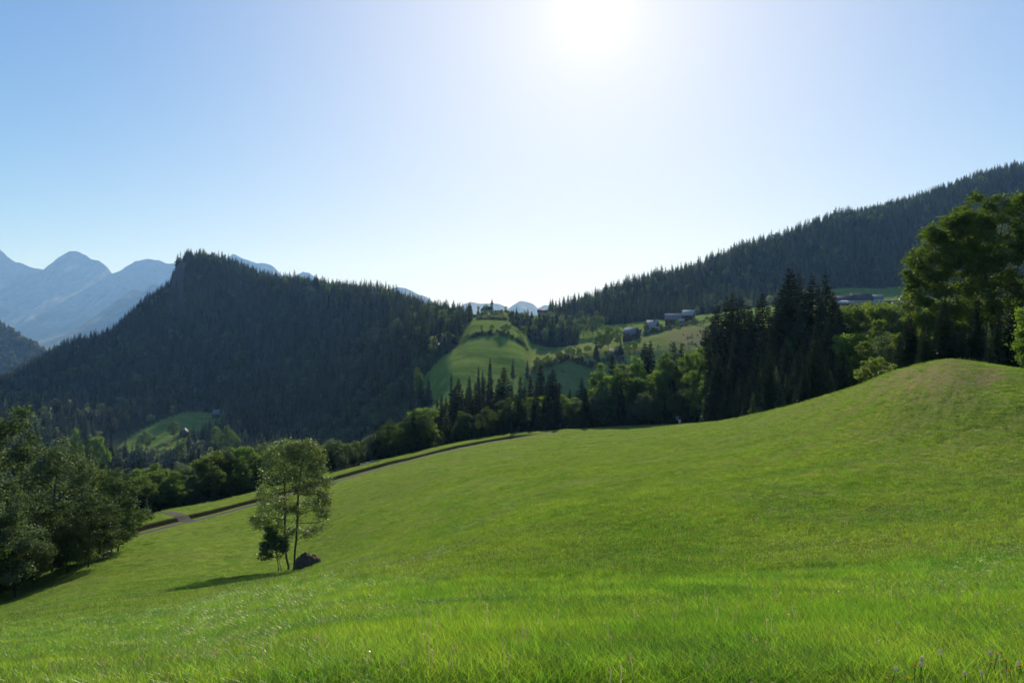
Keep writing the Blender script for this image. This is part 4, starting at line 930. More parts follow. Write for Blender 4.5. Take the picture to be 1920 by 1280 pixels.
def scatter(name, protos, P, sc, idx, kind='stuff', rot=None, tilt=None):
    """one object: points carrying scale and turn, each wearing a plant mesh"""
    me = bpy.data.meshes.new(name); me.vertices.add(len(P)); me.vertices.foreach_set('co', np.asarray(P, np.float32).ravel())
    def at_(n, t, v):
        a = me.attributes.new(n, t, 'POINT'); a.data.foreach_set('vector' if t == 'FLOAT_VECTOR' else 'value', np.ascontiguousarray(v, np.float32 if t != 'INT' else np.int32).ravel())
    n_ = len(P); rs = RS(len(P) % 1000)
    at_('sc', 'FLOAT_VECTOR', sc); at_('idx', 'INT', idx)
    rr = np.zeros((n_, 3)); rr[:, 2] = rs.uniform(0, 6.28, n_)
    if rot is not None: rr = rot
    at_('rot', 'FLOAT_VECTOR', rr)
    cl = bpy.data.collections.new(name + '_kinds')
    for i, pm in enumerate(protos):
        cl.objects.link(bpy.data.objects.new('%s_%02d' % (name, i), pm))
    g = bpy.data.node_groups.new(name, 'GeometryNodeTree')
    g.interface.new_socket('Geometry', in_out='INPUT', socket_type='NodeSocketGeometry'); g.interface.new_socket('Geometry', in_out='OUTPUT', socket_type='NodeSocketGeometry')
    nn = g.nodes; gi = nn.new('NodeGroupInput'); go = nn.new('NodeGroupOutput'); ip = nn.new('GeometryNodeInstanceOnPoints'); ci = nn.new('GeometryNodeCollectionInfo')
    ci.inputs['Collection'].default_value = cl; ci.inputs['Separate Children'].default_value = True; ci.inputs['Reset Children'].default_value = True; ip.inputs['Pick Instance'].default_value = True
    def na(n, t): x = nn.new('GeometryNodeInputNamedAttribute'); x.data_type = t; x.inputs['Name'].default_value = n; return x.outputs[0]
    L = g.links.new
    L(gi.outputs[0], ip.inputs['Points']); L(ci.outputs[0], ip.inputs['Instance']); L(na('idx', 'INT'), ip.inputs['Instance Index']); L(na('sc', 'FLOAT_VECTOR'), ip.inputs['Scale'])
    L(na('rot', 'FLOAT_VECTOR'), ip.inputs['Rotation']); L(ip.outputs[0], go.inputs[0])
    o = obj(name, me); md = o.modifiers.new('scatter', 'NODES'); md.node_group = g; tag(o, kind=kind); return o
k = ~taken & ~isb; h = fh[k] / 20.0; w = h * rs.uniform(1.0, 1.6, k.sum())
scatter('spruce_forest', [p[1] for p in SPRF], np.stack([fx[k], fy[k], fz[k] - 0.6], 1), np.stack([w, w, h], 1), rs.randint(0, 4, k.sum()))
k = ~taken & isb; h = fh[k] / 14.0; w = h * rs.uniform(0.8, 1.2, k.sum())
scatter('leafy_forest', [p[1] for p in BRDF], np.stack([fx[k], fy[k], fz[k] - 0.6], 1), np.stack([w, w, h], 1), rs.randint(0, 3, k.sum()))
# wooded hill in the distance
n_ = 5200; hp = rs.uniform(-300, 250, n_); ht = rs.rand(n_) ** 1.3; hz = left_hill_z(hp, ht); hx = (hp - 960) / F * LEFT_Y; hy = LEFT_Y - ht * LEFT_W
h = rs.uniform(11, 20, n_); ib = rs.rand(n_) < 0.45
scatter('distant_forest', [p[1] for p in SPRF] + [p[1] for p in BRDF], np.stack([hx, hy, hz - 1], 1), np.stack([np.where(ib, h / 15, h / 17)] * 2 + [np.where(ib, h / 18, h / 20)], 1), np.where(ib, rs.randint(4, 7, n_), rs.randint(0, 4, n_)))
print('forest', len(fx), 'ground points', taken.sum())
# underwood behind the meadow edge and on the hidden valley side (dense shrubs seen between the trunks)
rs = RS(15); n_ = 2600; up = rs.uniform(-120, 1900, n_); yl = np.exp(np.interp(up, PXG, RY[4])); yh = np.exp(np.interp(up, PXG, RY[5]))
Yu = yl + 3 + (yh * 1.15 - yl) * rs.rand(n_); ux = (up - 960) / F * Yu; uz, urow, upx = ground(ux, Yu)
k = (up < 700); hh = rs.uniform(1.5, 5.0, n_); us = rs.rand(n_) < 0.5
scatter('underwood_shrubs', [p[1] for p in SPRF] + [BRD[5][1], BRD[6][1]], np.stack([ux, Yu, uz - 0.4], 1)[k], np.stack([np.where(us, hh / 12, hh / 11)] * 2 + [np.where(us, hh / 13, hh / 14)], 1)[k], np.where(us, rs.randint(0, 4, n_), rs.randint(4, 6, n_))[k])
k = (up > 700) & (up < 1590) | (up > 1690) & (up < 1900); hh = 2.0 + 8.5 * rs.rand(n_) ** 1.6 * np.interp(up, [700, 800, 1300, 1400], [0.7, 1.15, 1.15, 1.0]) * np.where(up > 1650, 0.5, 1.0); us = (rs.rand(n_) < 0.55) | (up > 1325)
scatter('young_tree_thicket', [SPR[0][1], SPR[2][1], SPR[4][1], SPRF[2][1], BRD[5][1], BRD[6][1]], np.stack([ux, Yu, uz - 0.4], 1)[k], np.stack([np.where(us, hh / 18, hh / 13)] * 2 + [np.where(us, hh / 22, hh / 15)], 1)[k], np.where(us, rs.randint(0, 4, n_), rs.randint(4, 6, n_))[k])
px_ = rs.uniform(-140, 235, 420); Yl = np.interp(px_, [-140, 0, 235], [50, 57, 84]) + 22 * rs.rand(420); xl = (px_ - 960) / F * Yl; zl, rl, _ = ground(xl, Yl); hh = rs.uniform(1.6, 5.0, 420)
scatter('slope_thicket', [BRD[5][1], BRD[6][1]], np.stack([xl, Yl, zl - 0.4], 1), np.stack([hh / 12, hh / 12, hh / 14], 1), rs.randint(0, 2, 420))
# hedges and garden shrubs of the far fields
HS = []  # rows on the church terraces are added, darkening them like shade
for (pa, Ya), (pb_, Yb), n_, h0, h1, wd in [((866, 508), (990, 509), 90, 1.2, 3.4, 3), ((893, 585), (1010, 585), 90, 1.5, 4, 8), ((888, 622), (1000, 625), 80, 1.5, 4, 8), ((905, 655), (1010, 655), 70, 1.2, 3.2, 6), ((1000, 452), (1160, 476), 95, 1.5, 4.5, 5), ((1206, 520), (1322, 540), 75, 1.2, 3.6, 7), ((1165, 466), (1330, 452), 40, 0.8, 2.2, 3), ((880, 695), (1000, 700), 30, 1.0, 2.5, 5), ((1030, 430), (1130, 425), 26, 1.5, 5, 18), ((1255, 440), (1330, 500), 45, 0.8, 2.0, 30), ((1570, 505), (1740, 520), 60, 2, 5, 12), ((180, 520), (420, 560), 60, 2, 6, 30)]:
    t = rs.rand(n_); hp = pa + (pb_ - pa) * t; hY = Ya + (Yb - Ya) * t + rs.randn(n_) * wd * 0.5; hx = (hp - 960) / F * hY; hz_ = ground(hx, hY)[0]; hh = rs.uniform(h0, h1, n_)
    HS.append(np.stack([hx, hY, hz_ - 0.3, hh], 1))
HS = np.concatenate(HS)
scatter('hedge_shrubbery', [p[1] for p in BRDF], HS[:, :3], np.stack([HS[:, 3] / 10, HS[:, 3] / 10, HS[:, 3] / 14], 1), rs.randint(0, 3, len(HS)))

# ------------------------------------------------------------------ buildings
def plain(name, a, b, sc=2.0, rough=0.85, stripes=None, metal=0.0, spec=0.2):
    m = mat(name); n = N(m); co = n.coord(); f = n.noise(co, sc, 5, 0.7); col = n.mix(f, a, b)
    if stripes:
        w = n.n('ShaderNodeTexWave', wave_type='BANDS', bands_direction=stripes[0]); w.inputs['Scale'].default_value = stripes[1]; w.inputs['Distortion'].default_value = 0.6
        n.l(co, w.inputs[0]); col = n.mix(n.ramp(w.outputs['Fac'], [(0.0, 0.0), (0.25, 0.0), (0.4, 1.0)]), n.mix(1.0, col, (0.55, 0.55, 0.55), 'MULTIPLY'), col)
    n.prin(col, rough, n.bump(f, 0.3, 0.05), spec, metal); return m
M['plaster'] = plain('white_plaster', (0.55, 0.54, 0.50), (0.72, 0.71, 0.68))
M['pale_wall'] = plain('pale_ochre_plaster', (0.36, 0.33, 0.27), (0.50, 0.46, 0.38))
M['timber'] = plain('weathered_timber', (0.05, 0.04, 0.032), (0.13, 0.10, 0.08), 3, 0.9, ('X', 1.6))
M['brown_timber'] = plain('brown_timber', (0.10, 0.055, 0.035), (0.18, 0.10, 0.065), 3, 0.9, ('X', 1.6))
M['slate'] = plain('grey_roof_tiles', (0.18, 0.185, 0.205), (0.27, 0.27, 0.29), 1.2, 0.95, ('Z', 2.2), 0.0, 0.05)
M['tin'] = plain('pale_sheet_roof', (0.36, 0.365, 0.38), (0.46, 0.46, 0.47), 0.8, 0.95, ('X', 1.2), 0.0, 0.05)
M['dark_roof'] = plain('dark_roof_tiles', (0.04, 0.045, 0.055), (0.075, 0.08, 0.095), 1.2, 0.75, ('Z', 2.2), 0.0, 0.2)
M['red_roof'] = plain('brown_roof_tiles', (0.12, 0.065, 0.05), (0.20, 0.12, 0.095), 1.2, 0.7, ('Z', 2.2))
M['glass'] = plain('window_glass', (0.015, 0.02, 0.025), (0.03, 0.035, 0.04), 1.0, 0.12, None, 0.0, 0.7)
M['frame'] = plain('window_frame', (0.35, 0.33, 0.30), (0.45, 0.43, 0.40), 4.0)
M['door'] = plain('wooden_door', (0.07, 0.045, 0.03), (0.12, 0.08, 0.05), 4.0, 0.8, ('X', 3.0))
def slab(mb, P, t):
    """a thick roof plane through 4 corners"""
    P = np.array(P, float); nrm = np.cross(P[1] - P[0], P[3] - P[0]); nrm /= np.linalg.norm(nrm)
    Q = np.concatenate([P, P + nrm * t]); mb.add(Q, [(3, 2, 1, 0), (4, 5, 6, 7), (0, 1, 5, 4), (1, 2, 6, 5), (2, 3, 7, 6), (3, 0, 4, 7)])
def window(root, x, y, z, w, h, ax, sg=-1):
    """ax 'y': on a wall facing -y/+y; ax 'x': on a gable wall"""
    f = MB(); g = MB(); d = 0.08
    if ax == 'y': f.box((x, y + sg * 0.03, z), (w + 0.24, 0.1, h + 0.24)); g.box((x, y + sg * 0.075, z), (w, 0.05, h)); g.box((x, y + sg * 0.075, z), (0.001, 0.001, 0.001))
    else: f.box((x + sg * 0.03, y, z), (0.1, w + 0.24, h + 0.24)); g.box((x + sg * 0.075, y, z), (0.05, w, h))
    if ax == 'y': g = MB(); g.box((x - w * 0.26, y + sg * 0.075, z), (w * 0.44, 0.05, h)); g.box((x + w * 0.26, y + sg * 0.075, z), (w * 0.44, 0.05, h))
    fo = f.build('window', M['frame'], root); g.build('pane', M['glass'], fo)
def house(name, label, cat, px, Y, L, Wd, hw, hr, rz, wall, roof, dz=0.0, wins=(), doors=(), chim=None, gable=None, over=0.5, lean=None, hip=0.0):
    """ridge along local x; wins: (side 'f'|'r'|'l', along, z, w, h)"""
    g = at(px, Y); root = bpy.data.objects.new(name, None); link(root); root.location = (g.x, g.y, g.z + dz); root.rotation_euler = (0, 0, math.radians(rz)); tag(root, label, cat)
    l, w = L / 2, Wd / 2; b = MB()
    hp = hip * l
    V = [(-l,-w,-2.5),(l,-w,-2.5),(l,w,-2.5),(-l,w,-2.5),(-l,-w,hw),(l,-w,hw),(l,w,hw),(-l,w,hw),(-l + hp,0,hw+hr-0.06),(l - hp,0,hw+hr-0.06)]
    b.add(V, [(0,1,5,4),(2,3,7,6),(1,2,6,9,5),(3,0,4,8,7),(3,2,1,0)]); b.build('wall', M[wall], root)
    if gable:
        q = MB()
        for s in (-1, 1): q.add([(s*(l+0.03),-w,hw-0.4),(s*(l+0.03),w,hw-0.4),(s*(l+0.03),w,hw),(s*(l+0.03),0,hw+hr-0.1),(s*(l+0.03),-w,hw)], [(0,1,2,3,4)])
        q.build('gable_boarding', M[gable], root)
    r = MB(); o_ = over; sl_ = hr / w; lo = hw - o_ * sl_; xo = l + o_
    if hip:
        rx = l - hp; P = [(-xo,-w-o_,lo),(xo,-w-o_,lo),(xo,w+o_,lo),(-xo,w+o_,lo),(-rx,0,hw+hr),(rx,0,hw+hr)]
        P2 = P + [(a, b_, c_ + 0.15) for a, b_, c_ in P]
        r.add(P2, [(6,7,11,10),(8,9,10,11),(7,8,11),(9,6,10),(0,1,7,6),(1,2,8,7),(2,3,9,8),(3,0,6,9),(0,3,2,1)])
    else:
        slab(r, [(-xo,-w-o_,lo),(xo,-w-o_,lo),(xo,0,hw+hr),(-xo,0,hw+hr)], 0.16)
        slab(r, [(xo,w+o_,lo),(-xo,w+o_,lo),(-xo,0,hw+hr),(xo,0,hw+hr)], 0.16)
    ro = r.build('roof', M[roof], root)
    if chim:
        c_ = MB(); cx_, cy_ = chim; zt_ = hw + hr * (1 - abs(cy_) / w); c_.box((cx_, cy_, zt_ + 0.35), (0.8, 0.8, 1.9)); c_.box((cx_, cy_, zt_ + 1.36), (1.0, 1.0, 0.14)); c_.build('chimney', M['red_roof'], ro)
    if lean:
        q = MB(); y0, y1, z0_, z1_ = lean; slab(q, [(-xo, y1, z1_), (xo, y1, z1_), (xo, y0, z0_), (-xo, y0, z0_)], 0.12); q.build('lean_to_roof', M['tin'], root)
        for s in (-1, 0, 1):
            q = MB(); q.box((s * (l - 0.3), y1 + 0.4, z1_ / 2 - 1.2), (0.25, 0.25, z1_ + 2.2)); q.build('post', M['timber'], root)
    for sd, a, z, ww, hh in wins:
        if sd == 'f': window(root, a, -w, z, ww, hh, 'y', -1)
        elif sd == 'r': window(root, l, a, z, ww, hh, 'x', 1)
        else: window(root, -l, a, z, ww, hh, 'x', -1)
    for sd, a, ww, hh in doors:
        q = MB()
        if sd == 'f': q.box((a, -w - 0.03, hh / 2 - 0.3), (ww, 0.1, hh + 0.6))
        else: q.box((l + 0.03, a, hh / 2 - 0.3), (0.1, ww, hh + 0.6))
        q.build('door', M['door'], root)
    return root
# the lone farm
house('barn', 'dark timber barn with grey roof, lowest building of the lone farm', 'barn', 1184, 512, 9.8, 9.0, 3.8, 4.3, -40, 'timber', 'slate', dz=1.0, wins=[('f', 2.0, 2.6, 0.9, 0.8), ('r', -1.5, 4.4, 0.9, 0.9)], doors=[('f', -1.2, 2.4, 2.8), ('r', 1.5, 2.2, 2.6)])
house('farmhouse', 'white farmhouse with pale grey roof and chimney beside the timber barn', 'house', 1223, 535, 8.4, 8.0, 4.0, 4.6, -35, 'plaster', 'tin', wins=[('f', -1.6, 2.4, 1, 1.2), ('f', 1.6, 2.4, 1, 1.2), ('r', -1.6, 2.4, 1, 1.2), ('r', 1.6, 2.4, 1, 1.2), ('r', 0, 5.2, 1, 1)], doors=[('r', 0, 1.1, 2.1)], chim=(2.2, -0.8), gable='brown_timber')
house('farm_shed', 'long low grey roofed building in the middle of the lone farm', 'barn', 1262, 556, 12.5, 8.0, 3.6, 4.2, -12, 'timber', 'slate', dz=1.0, wins=[('f', -3, 2.6, 0.9, 0.9), ('f', 3, 2.6, 0.9, 0.9)], doors=[('f', 0, 2.2, 2.6)])
house('hay_barn', 'small barn with bright pale roof, highest building of the lone farm', 'barn', 1291, 562, 8.8, 7.2, 3.8, 4.0, -30, 'timber', 'tin', dz=1.8, doors=[('f', 0, 2.2, 2.8)], wins=[('r', 0, 4.6, 0.8, 0.8)])
house('store_hut', 'tiny hut with white roof just below the highest farm roof', 'hut', 1278, 548, 3.4, 3.0, 2.0, 1.3, -30, 'timber', 'tin', dz=0.8, doors=[('f', 0, 0.9, 1.8)])
house('store_hut', 'tiny low hut beside the garden of the white farmhouse', 'hut', 1197, 533, 3.6, 3.0, 2.2, 1.2, -30, 'timber', 'slate', dz=0.8, doors=[('f', 0, 0.9, 1.8)])
# village
house('barn', 'big village barn with dark roof above a bright sheet lean-to', 'barn', 1579, 566, 13.5, 9.0, 5.4, 4.0, -6, 'timber', 'dark_roof', dz=-0.2, lean=(-4.4, -8.6, 5.6, 3.2), doors=[('f', 2.0, 2.6, 2.8)])
house('barn', 'narrow dark roofed barn wedged between two village roofs', 'barn', 1600, 574, 5.0, 9.0, 5.0, 4.6, -12, 'timber', 'dark_roof', dz=0, doors=[('f', 0, 2.0, 2.4)])
house('farmhouse', 'broad village house with big dark roof over pale walls', 'house', 1618, 562, 12.0, 9.0, 4.4, 5.4, -10, 'pale_wall', 'dark_roof', wins=[('f', -4, 2.2, 1, 1.2), ('f', -1.4, 2.2, 1, 1.2), ('f', 1.4, 2.2, 1, 1.2), ('f', 4, 2.2, 1, 1.2), ('r', 0, 5.8, 1, 1)], doors=[('f', 0.1, 1.0, 0.9)], gable='brown_timber', chim=(1, 1.0))
house('chalet', 'small white house with grey roof and brown gable, middle of village', 'house', 1643, 560, 9.6, 7.6, 3.9, 3.4, -24, 'plaster', 'slate', wins=[('f', -3, 1.9, 1, 1.2), ('f', 0, 1.9, 1, 1.2), ('f', 3, 1.9, 1, 1.2), ('r', 0, 1.9, 1.4, 1.2), ('r', 0, 4.8, 1, 0.9)], gable='brown_timber')
house('house', 'village house with hipped brown grey roof close to the maple', 'house', 1702, 556, 10.5, 8.5, 5.4, 4.2, -8, 'plaster', 'slate', wins=[('f', -3.4, 4.0, 1, 1.2), ('f', -1.1, 4.0, 1, 1.2), ('f', 1.1, 4.0, 1, 1.2), ('f', 3.4, 4.0, 1, 1.2), ('f', -3.4, 1.2, 1.2, 1.1), ('f', 1.2, 1.2, 2.0, 1.1)], doors=[('f', -1.2, 1.0, 2.0)], hip=0.55)
g = at(1672, 560); o = mb_ = MB(); mb_.box((0, 0, 0.2), (15.5, 0.5, 3.4)); o = mb_.build('terrace_wall', M['brown_timber']); o.location = (g.x, g.y + 6, g.z + 0.8); tag(o, 'long low brown terrace wall between village houses', 'wall')
def car(label, px, Y, rz, paint):
    g = at(px, Y); root = bpy.data.objects.new('parked_car', None); link(root); root.location = (g.x, g.y, g.z); root.rotation_euler = (0, 0, math.radians(rz)); tag(root, label, 'car', 'cars parked in the village')
    prof = [(-2.1, .35), (-2.15, .75), (-1.95, .95), (-1.2, 1.0), (-0.7, 1.42), (0.7, 1.45), (1.45, 1.05), (2.0, .95), (2.1, .6), (2.05, .35)]; b = MB(); n = len(prof)
    V = [(x, -0.82 + (0.12 if z > 1.1 else 0), z) for x, z in prof] + [(x, 0.82 - (0.12 if z > 1.1 else 0), z) for x, z in prof]
    b.add(V, [tuple(range(n)), tuple(range(2 * n - 1, n - 1, -1))] + [(i, n + i, n + (i + 1) % n, (i + 1) % n) for i in range(n)]); b.build('body', paint, root)
    q = MB(); q.box((0.05, 0, 1.2), (1.5, 1.5, 0.3)); q.build('window', M['glass'], root)
    for x in (-1.3, 1.3):
        for y in (-0.78, 0.78):
            w_ = MB(); a = np.linspace(0, 2 * PI, 12, endpoint=False); P = [(x + .32 * math.cos(t), y + s * .11, .32 + .32 * math.sin(t)) for s in (-1, 1) for t in a]
            w_.add(P, [tuple(range(12)), tuple(range(23, 11, -1))] + [(i, 12 + i, 12 + (i + 1) % 12, (i + 1) % 12) for i in range(12)]); w_.build('wheel', M['dark_roof'], root)
M['white_paint'] = plain('white_car_paint', (0.7, 0.7, 0.7), (0.75, 0.75, 0.76), 1, 0.25, None, 0, 0.6); M['grey_paint'] = plain('silver_car_paint', (0.4, 0.42, 0.45), (0.45, 0.46, 0.48), 1, 0.25, None, 0.3, 0.6)
car('white car parked before the low brown terrace wall', 1677, 556, -5, M['white_paint']); car('silver car parked next to the hipped roof house', 1687, 554, -60, M['grey_paint'])
# hut and shed in the valley
house('log_hut', 'little dark log hut with pale roof beside the round valley tree', 'hut', 345, 592, 6.5, 5.6, 2.6, 3.0, -78, 'timber', 'tin', dz=0.8, doors=[('r', 0, 1.0, 1.9)], wins=[('r', 0, 3.8, 0.7, 0.7)])
house('hay_shed', 'dim grey roofed hay shed at the wood edge above the valley', 'shed', 409, 655, 8.4, 6.0, 3.0, 3.4, -6, 'timber', 'slate', dz=0.5, doors=[('f', 0, 2.2, 2.4)])
# church
def church():
    px, Y = 914.5, 698.0; g = at(px, Y); root = bpy.data.objects.new('church', None); link(root); root.location = (g.x, g.y, g.z); root.rotation_euler = (0, 0, math.radians(-14)); root.scale = (0.7, 0.7, 0.7); tag(root, 'white hilltop church with dark roof and pointed bell tower', 'church')
    L, Wd, hw, hr = 15.0, 8.8, 6.2, 5.4; l, w = L / 2, Wd / 2
    # nave with a three sided choir at its west end
    pts = [(-l, -w), (l, -w), (l, w), (-l, w), (-l - 3.0, w * 0.45), (-l - 3.0, -w * 0.45)]; n = 6; b = MB()
    V = [(x, y, -3) for x, y in pts] + [(x, y, hw) for x, y in pts] + [(l, 0, hw + hr)]
    b.add(V, [(i, (i + 1) % n, n + (i + 1) % n, n + i) for i in range(n) if i != 1] + [(1, 2, n + 2, 12, n + 1)]); b.build('wall', M['plaster'], root)
    r = MB(); o_ = 0.45; e = [(x * (1 + o_ / max(abs(x), 1)), y * (1 + o_ / max(abs(y), 1)), hw - 0.3) for x, y in pts]; V = e + [(-l + 1.0, 0, hw + hr), (l + o_, 0, hw + hr)]
    V2 = V + [(a, b_, c_ + 0.2) for a, b_, c_ in V]; k = 8
    fs = [(0, 1, 7, 6), (2, 3, 6, 7), (3, 4, 6), (4, 5, 6), (5, 0, 6)]
    r.add(V2, [tuple(reversed(f)) for f in fs] + [tuple(i + k for i in f) for f in fs] + [(i, (i + 1) % 6, k + (i + 1) % 6, k + i) for i in range(6) if i != 1] + [(1, 7, k + 7, k + 1), (7, 2, k + 2, k + 7)])
    r.build('roof', M['dark_roof'], root)
    for x in (-4.6, -1.4, 1.8, 5.0): window(root, x, -w, 3.2, 0.9, 2.4, 'y', -1)
    window(root, l, 0, 6.5, 0.9, 0.9, 'x', 1)
    q = MB(); q.box((l + 0.03, -2.2, 1.0), (0.1, 1.3, 2.6)); q.build('door', M['door'], root)
    t = MB(); tx, ty, th = l - 2.6, 5.6, 15.4; t.box((tx, ty, th / 2 - 1.5), (4.0, 4.0, th + 3)); t.box((tx, ty, th - 4.2), (4.3, 4.3, 0.25)); t.box((tx, ty, th - 0.1), (4.5, 4.5, 0.3)); to = t.build('tower', M['plaster'], root)
    s = MB(); h = 8.6; V = [(tx - 2.6, ty - 2.6, th + .1), (tx + 2.6, ty - 2.6, th + .1), (tx + 2.6, ty + 2.6, th + .1), (tx - 2.6, ty + 2.6, th + .1), (tx - 1.25, ty - 1.25, th + 1.8), (tx + 1.25, ty - 1.25, th + 1.8), (tx + 1.25, ty + 1.25, th + 1.8), (tx - 1.25, ty + 1.25, th + 1.8), (tx, ty, th + h)]
    s.add(V, [(0, 1, 5, 4), (1, 2, 6, 5), (2, 3, 7, 6), (3, 0, 4, 7), (4, 5, 8), (5, 6, 8), (6, 7, 8), (7, 4, 8), (3, 2, 1, 0)]); so_ = s.build('spire', M['dark_roof'], to)
    c_ = MB(); c_.box((tx, ty, th + h + 0.6), (0.14, 0.14, 1.6)); c_.box((tx, ty, th + h + 0.8), (0.8, 0.14, 0.14)); c_.build('cross', M['dark_roof'], to)
    for sx, sy in ((0, -1), (1, 0)):
        q = MB(); q.box((tx + sx * 2.03, ty + sy * 2.03, th - 2.3), (1.1 if sy else 0.1, 0.1 if sy else 1.1, 2.0)); q.build('belfry_opening', M['glass'], to)
church()
house('shed', 'low brown roofed building on the skyline beside the church', 'shed', 889.5, 692, 5.2, 3.5, 1.6, 1.3, -6, 'pale_wall', 'red_roof', dz=0.2, doors=[('f', 0, 1.4, 2.0)])
house('house', 'brown roofed house peeping over the small dark wood', 'house', 1017, 715, 9.5, 7.0, 2.6, 2.8, -8, 'pale_wall', 'red_roof', dz=1.5, wins=[('f', -3, 2.2, 1, 1.2), ('f', 0, 2.2, 1, 1.2), ('f', 3, 2.2, 1, 1.2)])
house('house', 'grey roofed house on the saddle next to the brown roofed house', 'house', 1034, 705, 9.5, 7, 2.4, 2.6, -15, 'plaster', 'slate', dz=1.5, wins=[('f', -3, 2.2, 1, 1.2), ('f', 3, 2.2, 1, 1.2)])
# board and box at the wood edge
g = at(1270, 160); root = bpy.data.objects.new('notice_board', None); link(root); root.location = g; tag(root, 'small blue grey board on a post at the dark wood edge', 'sign')
M['board'] = plain('blue_grey_board', (0.16, 0.24, 0.27), (0.22, 0.30, 0.33)); M['red'] = plain('dark_red_paint', (0.20, 0.03, 0.03), (0.26, 0.05, 0.04))
q = MB(); q.box((0, 0, 0.7), (0.08, 0.08, 2.0)); q.build('post', M['timber'], root); q = MB(); q.box((0, -0.07, 1.35), (0.55, 0.05, 0.85)); q.build('board', M['board'], root)
g = at(1274.5, 160); root = bpy.data.objects.new('hive_box', None); link(root); root.location = (g.x, g.y, g.z); tag(root, 'white box with dark red top standing beside the small board', 'box')
q = MB(); q.box((0, 0, 0.45), (0.5, 0.5, 1.3)); q.build('body', M['plaster'], root); q = MB(); q.box((0.15, 0, 1.45), (0.9, 0.55, 0.7)); q.build('lid', M['red'], root)

# ------------------------------------------------------------------ grass
def blades(rs, n, R, h0, h1, w, lean=0.45, clus=1):
    """a clump of bent blades: two tapering pieces each"""
    a = rs.rand(n) * 6.28; r = R * np.sqrt(rs.rand(n)); bx = np.stack([np.cos(a) * r, np.sin(a) * r, np.full(n, -0.02)], 1)
    h = rs.uniform(h0, h1, n); d = rs.rand(n) * 6.28; dr = np.stack([np.cos(d), np.sin(d), np.zeros(n)], 1); le = h * lean * rs.uniform(0.3, 1.6, n)
    s = rs.rand(n) * 6.28; sd = np.stack([np.cos(s), np.sin(s), np.zeros(n)], 1) * (w * rs.uniform(0.7, 1.4, n))[:, None]
    mid = bx + dr * (le * 0.3)[:, None] + ZU * (h * 0.6)[:, None]; tip = bx + dr * le[:, None] + ZU * h[:, None]
    V = np.stack([bx - sd, bx + sd, mid + sd * 0.8, mid - sd * 0.8, tip], 1).reshape(-1, 3); o_ = np.arange(n)[:, None] * 5
    return V, o_ + np.array([0, 1, 2, 3]), o_ + np.array([3, 2, 4])
def clump(name, rs, n, R, h0, h1, w, m, lean=0.45):
    V, q, t = blades(rs, n, R, h0, h1, w, lean); return mesh(name, V, [q, t], M[m])
def stalks(name, rs, n, R, h0, h1):
    """thin stalks with a loose pale seed head"""
    mb = MB()
    for i in range(n):
        a = rs.rand() * 6.28; r = R * math.sqrt(rs.rand()); b = np.array([math.cos(a) * r, math.sin(a) * r, 0]); h = rs.uniform(h0, h1); l = rs.uniform(-1, 1, 2) * h * 0.25
        t = b + np.array([l[0], l[1], h]); k = rs.rand() * 6.28; s = np.array([math.cos(k), math.sin(k), 0]) * 0.0016
        mb.add([b - s, b + s, t + s, t - s], [(0, 1, 2, 3)])
        for j in range(7):
            p = t - np.array([l[0], l[1], h]) * 0.035 * j; q = p + rs.uniform(-1, 1, 3) * 0.014 + np.array([0, 0, 0.008]); s2 = rs.uniform(-1, 1, 3) * 0.004
            mb.add([p, p * .5 + q * .5 + s2, q, p * .5 + q * .5 - s2], [(0, 1, 2, 3)])
    return mesh(name, np.concatenate(mb.v), [np.array(v) for v in mb.ng.values()], M['straw'])
rs = RS(200)
GR = [clump('grass_a', rs, 50, 0.10, 0.04, 0.13, 0.0019, 'grass', 0.7), clump('grass_b', rs, 56, 0.12, 0.03, 0.10, 0.0021, 'grass', 1.0), clump('grass_c', rs, 20, 0.09, 0.08, 0.18, 0.0016, 'grass', 0.5),
      clump('grass_d', rs, 26, 0.13, 0.02, 0.07, 0.0048, 'grass', 1.2), stalks('grass_e', rs, 2, 0.12, 0.12, 0.26)]
def sample(n, y0, y1, rs, p0=-480, p1=2380, pw=0.0):
    """plants thin out with distance: even over bearing and over the logarithm of depth"""
    px = rs.uniform(p0, p1, n); Y = np.exp(rs.uniform(math.log(y0), math.log(y1), n)); x = (px - 960) / F * Y
    z, row, _ = ground(x, Y); return px, x, Y, z, row
px, x, Y, z, row = sample(125000, 2.3, 34, rs); k = row < 1.03 + 0.06 * rs.randn(len(row))
hs = 0.75 + 0.5 * fbm(x / 1.5, Y / 1.5, 3) + 0.25 * rs.rand(len(x)); hs = hs * (1 + 0.012 * Y)
idx = rs.choice(5, len(x), p=[0.34, 0.31, 0.18, 0.167, 0.003]); g_ = 1 + np.clip(Y - 8, 0, 30) * 0.035
scatter('meadow_grass', GR, np.stack([x, Y, z], 1)[k], np.stack([g_ * 1.15, g_ * 1.15, np.clip(hs, 0.35, 1.6)], 1)[k], idx[k])
GM = [clump('mown_a', rs, 70, 0.34, 0.03, 0.085, 0.006, 'mown', 0.9), clump('mown_b', rs, 60, 0.30, 0.03, 0.07, 0.007, 'mown', 1.2), clump('mown_c', rs, 46, 0.22, 0.05, 0.13, 0.006, 'mown', 0.8), stalks('mown_d', rs, 5, 0.25, 0.12, 0.22)]
px, x, Y, z, row = sample(172000, 10, 185, rs)
dY = Y - np.exp(np.interp(np.clip(px, PXG[0], PXG[-1]), PXG, RY[3])); trk = (px > 232) & (px < 1136) & (dY > -2.1) & (dY < 3.2)
kn = np.exp(-((px - 1780) / 150) ** 2) * sstep(2.3, 3.4, row); k = (row > 0.95) & (row < 4.3) & ~trk & (rs.rand(len(px)) > kn * 0.75)
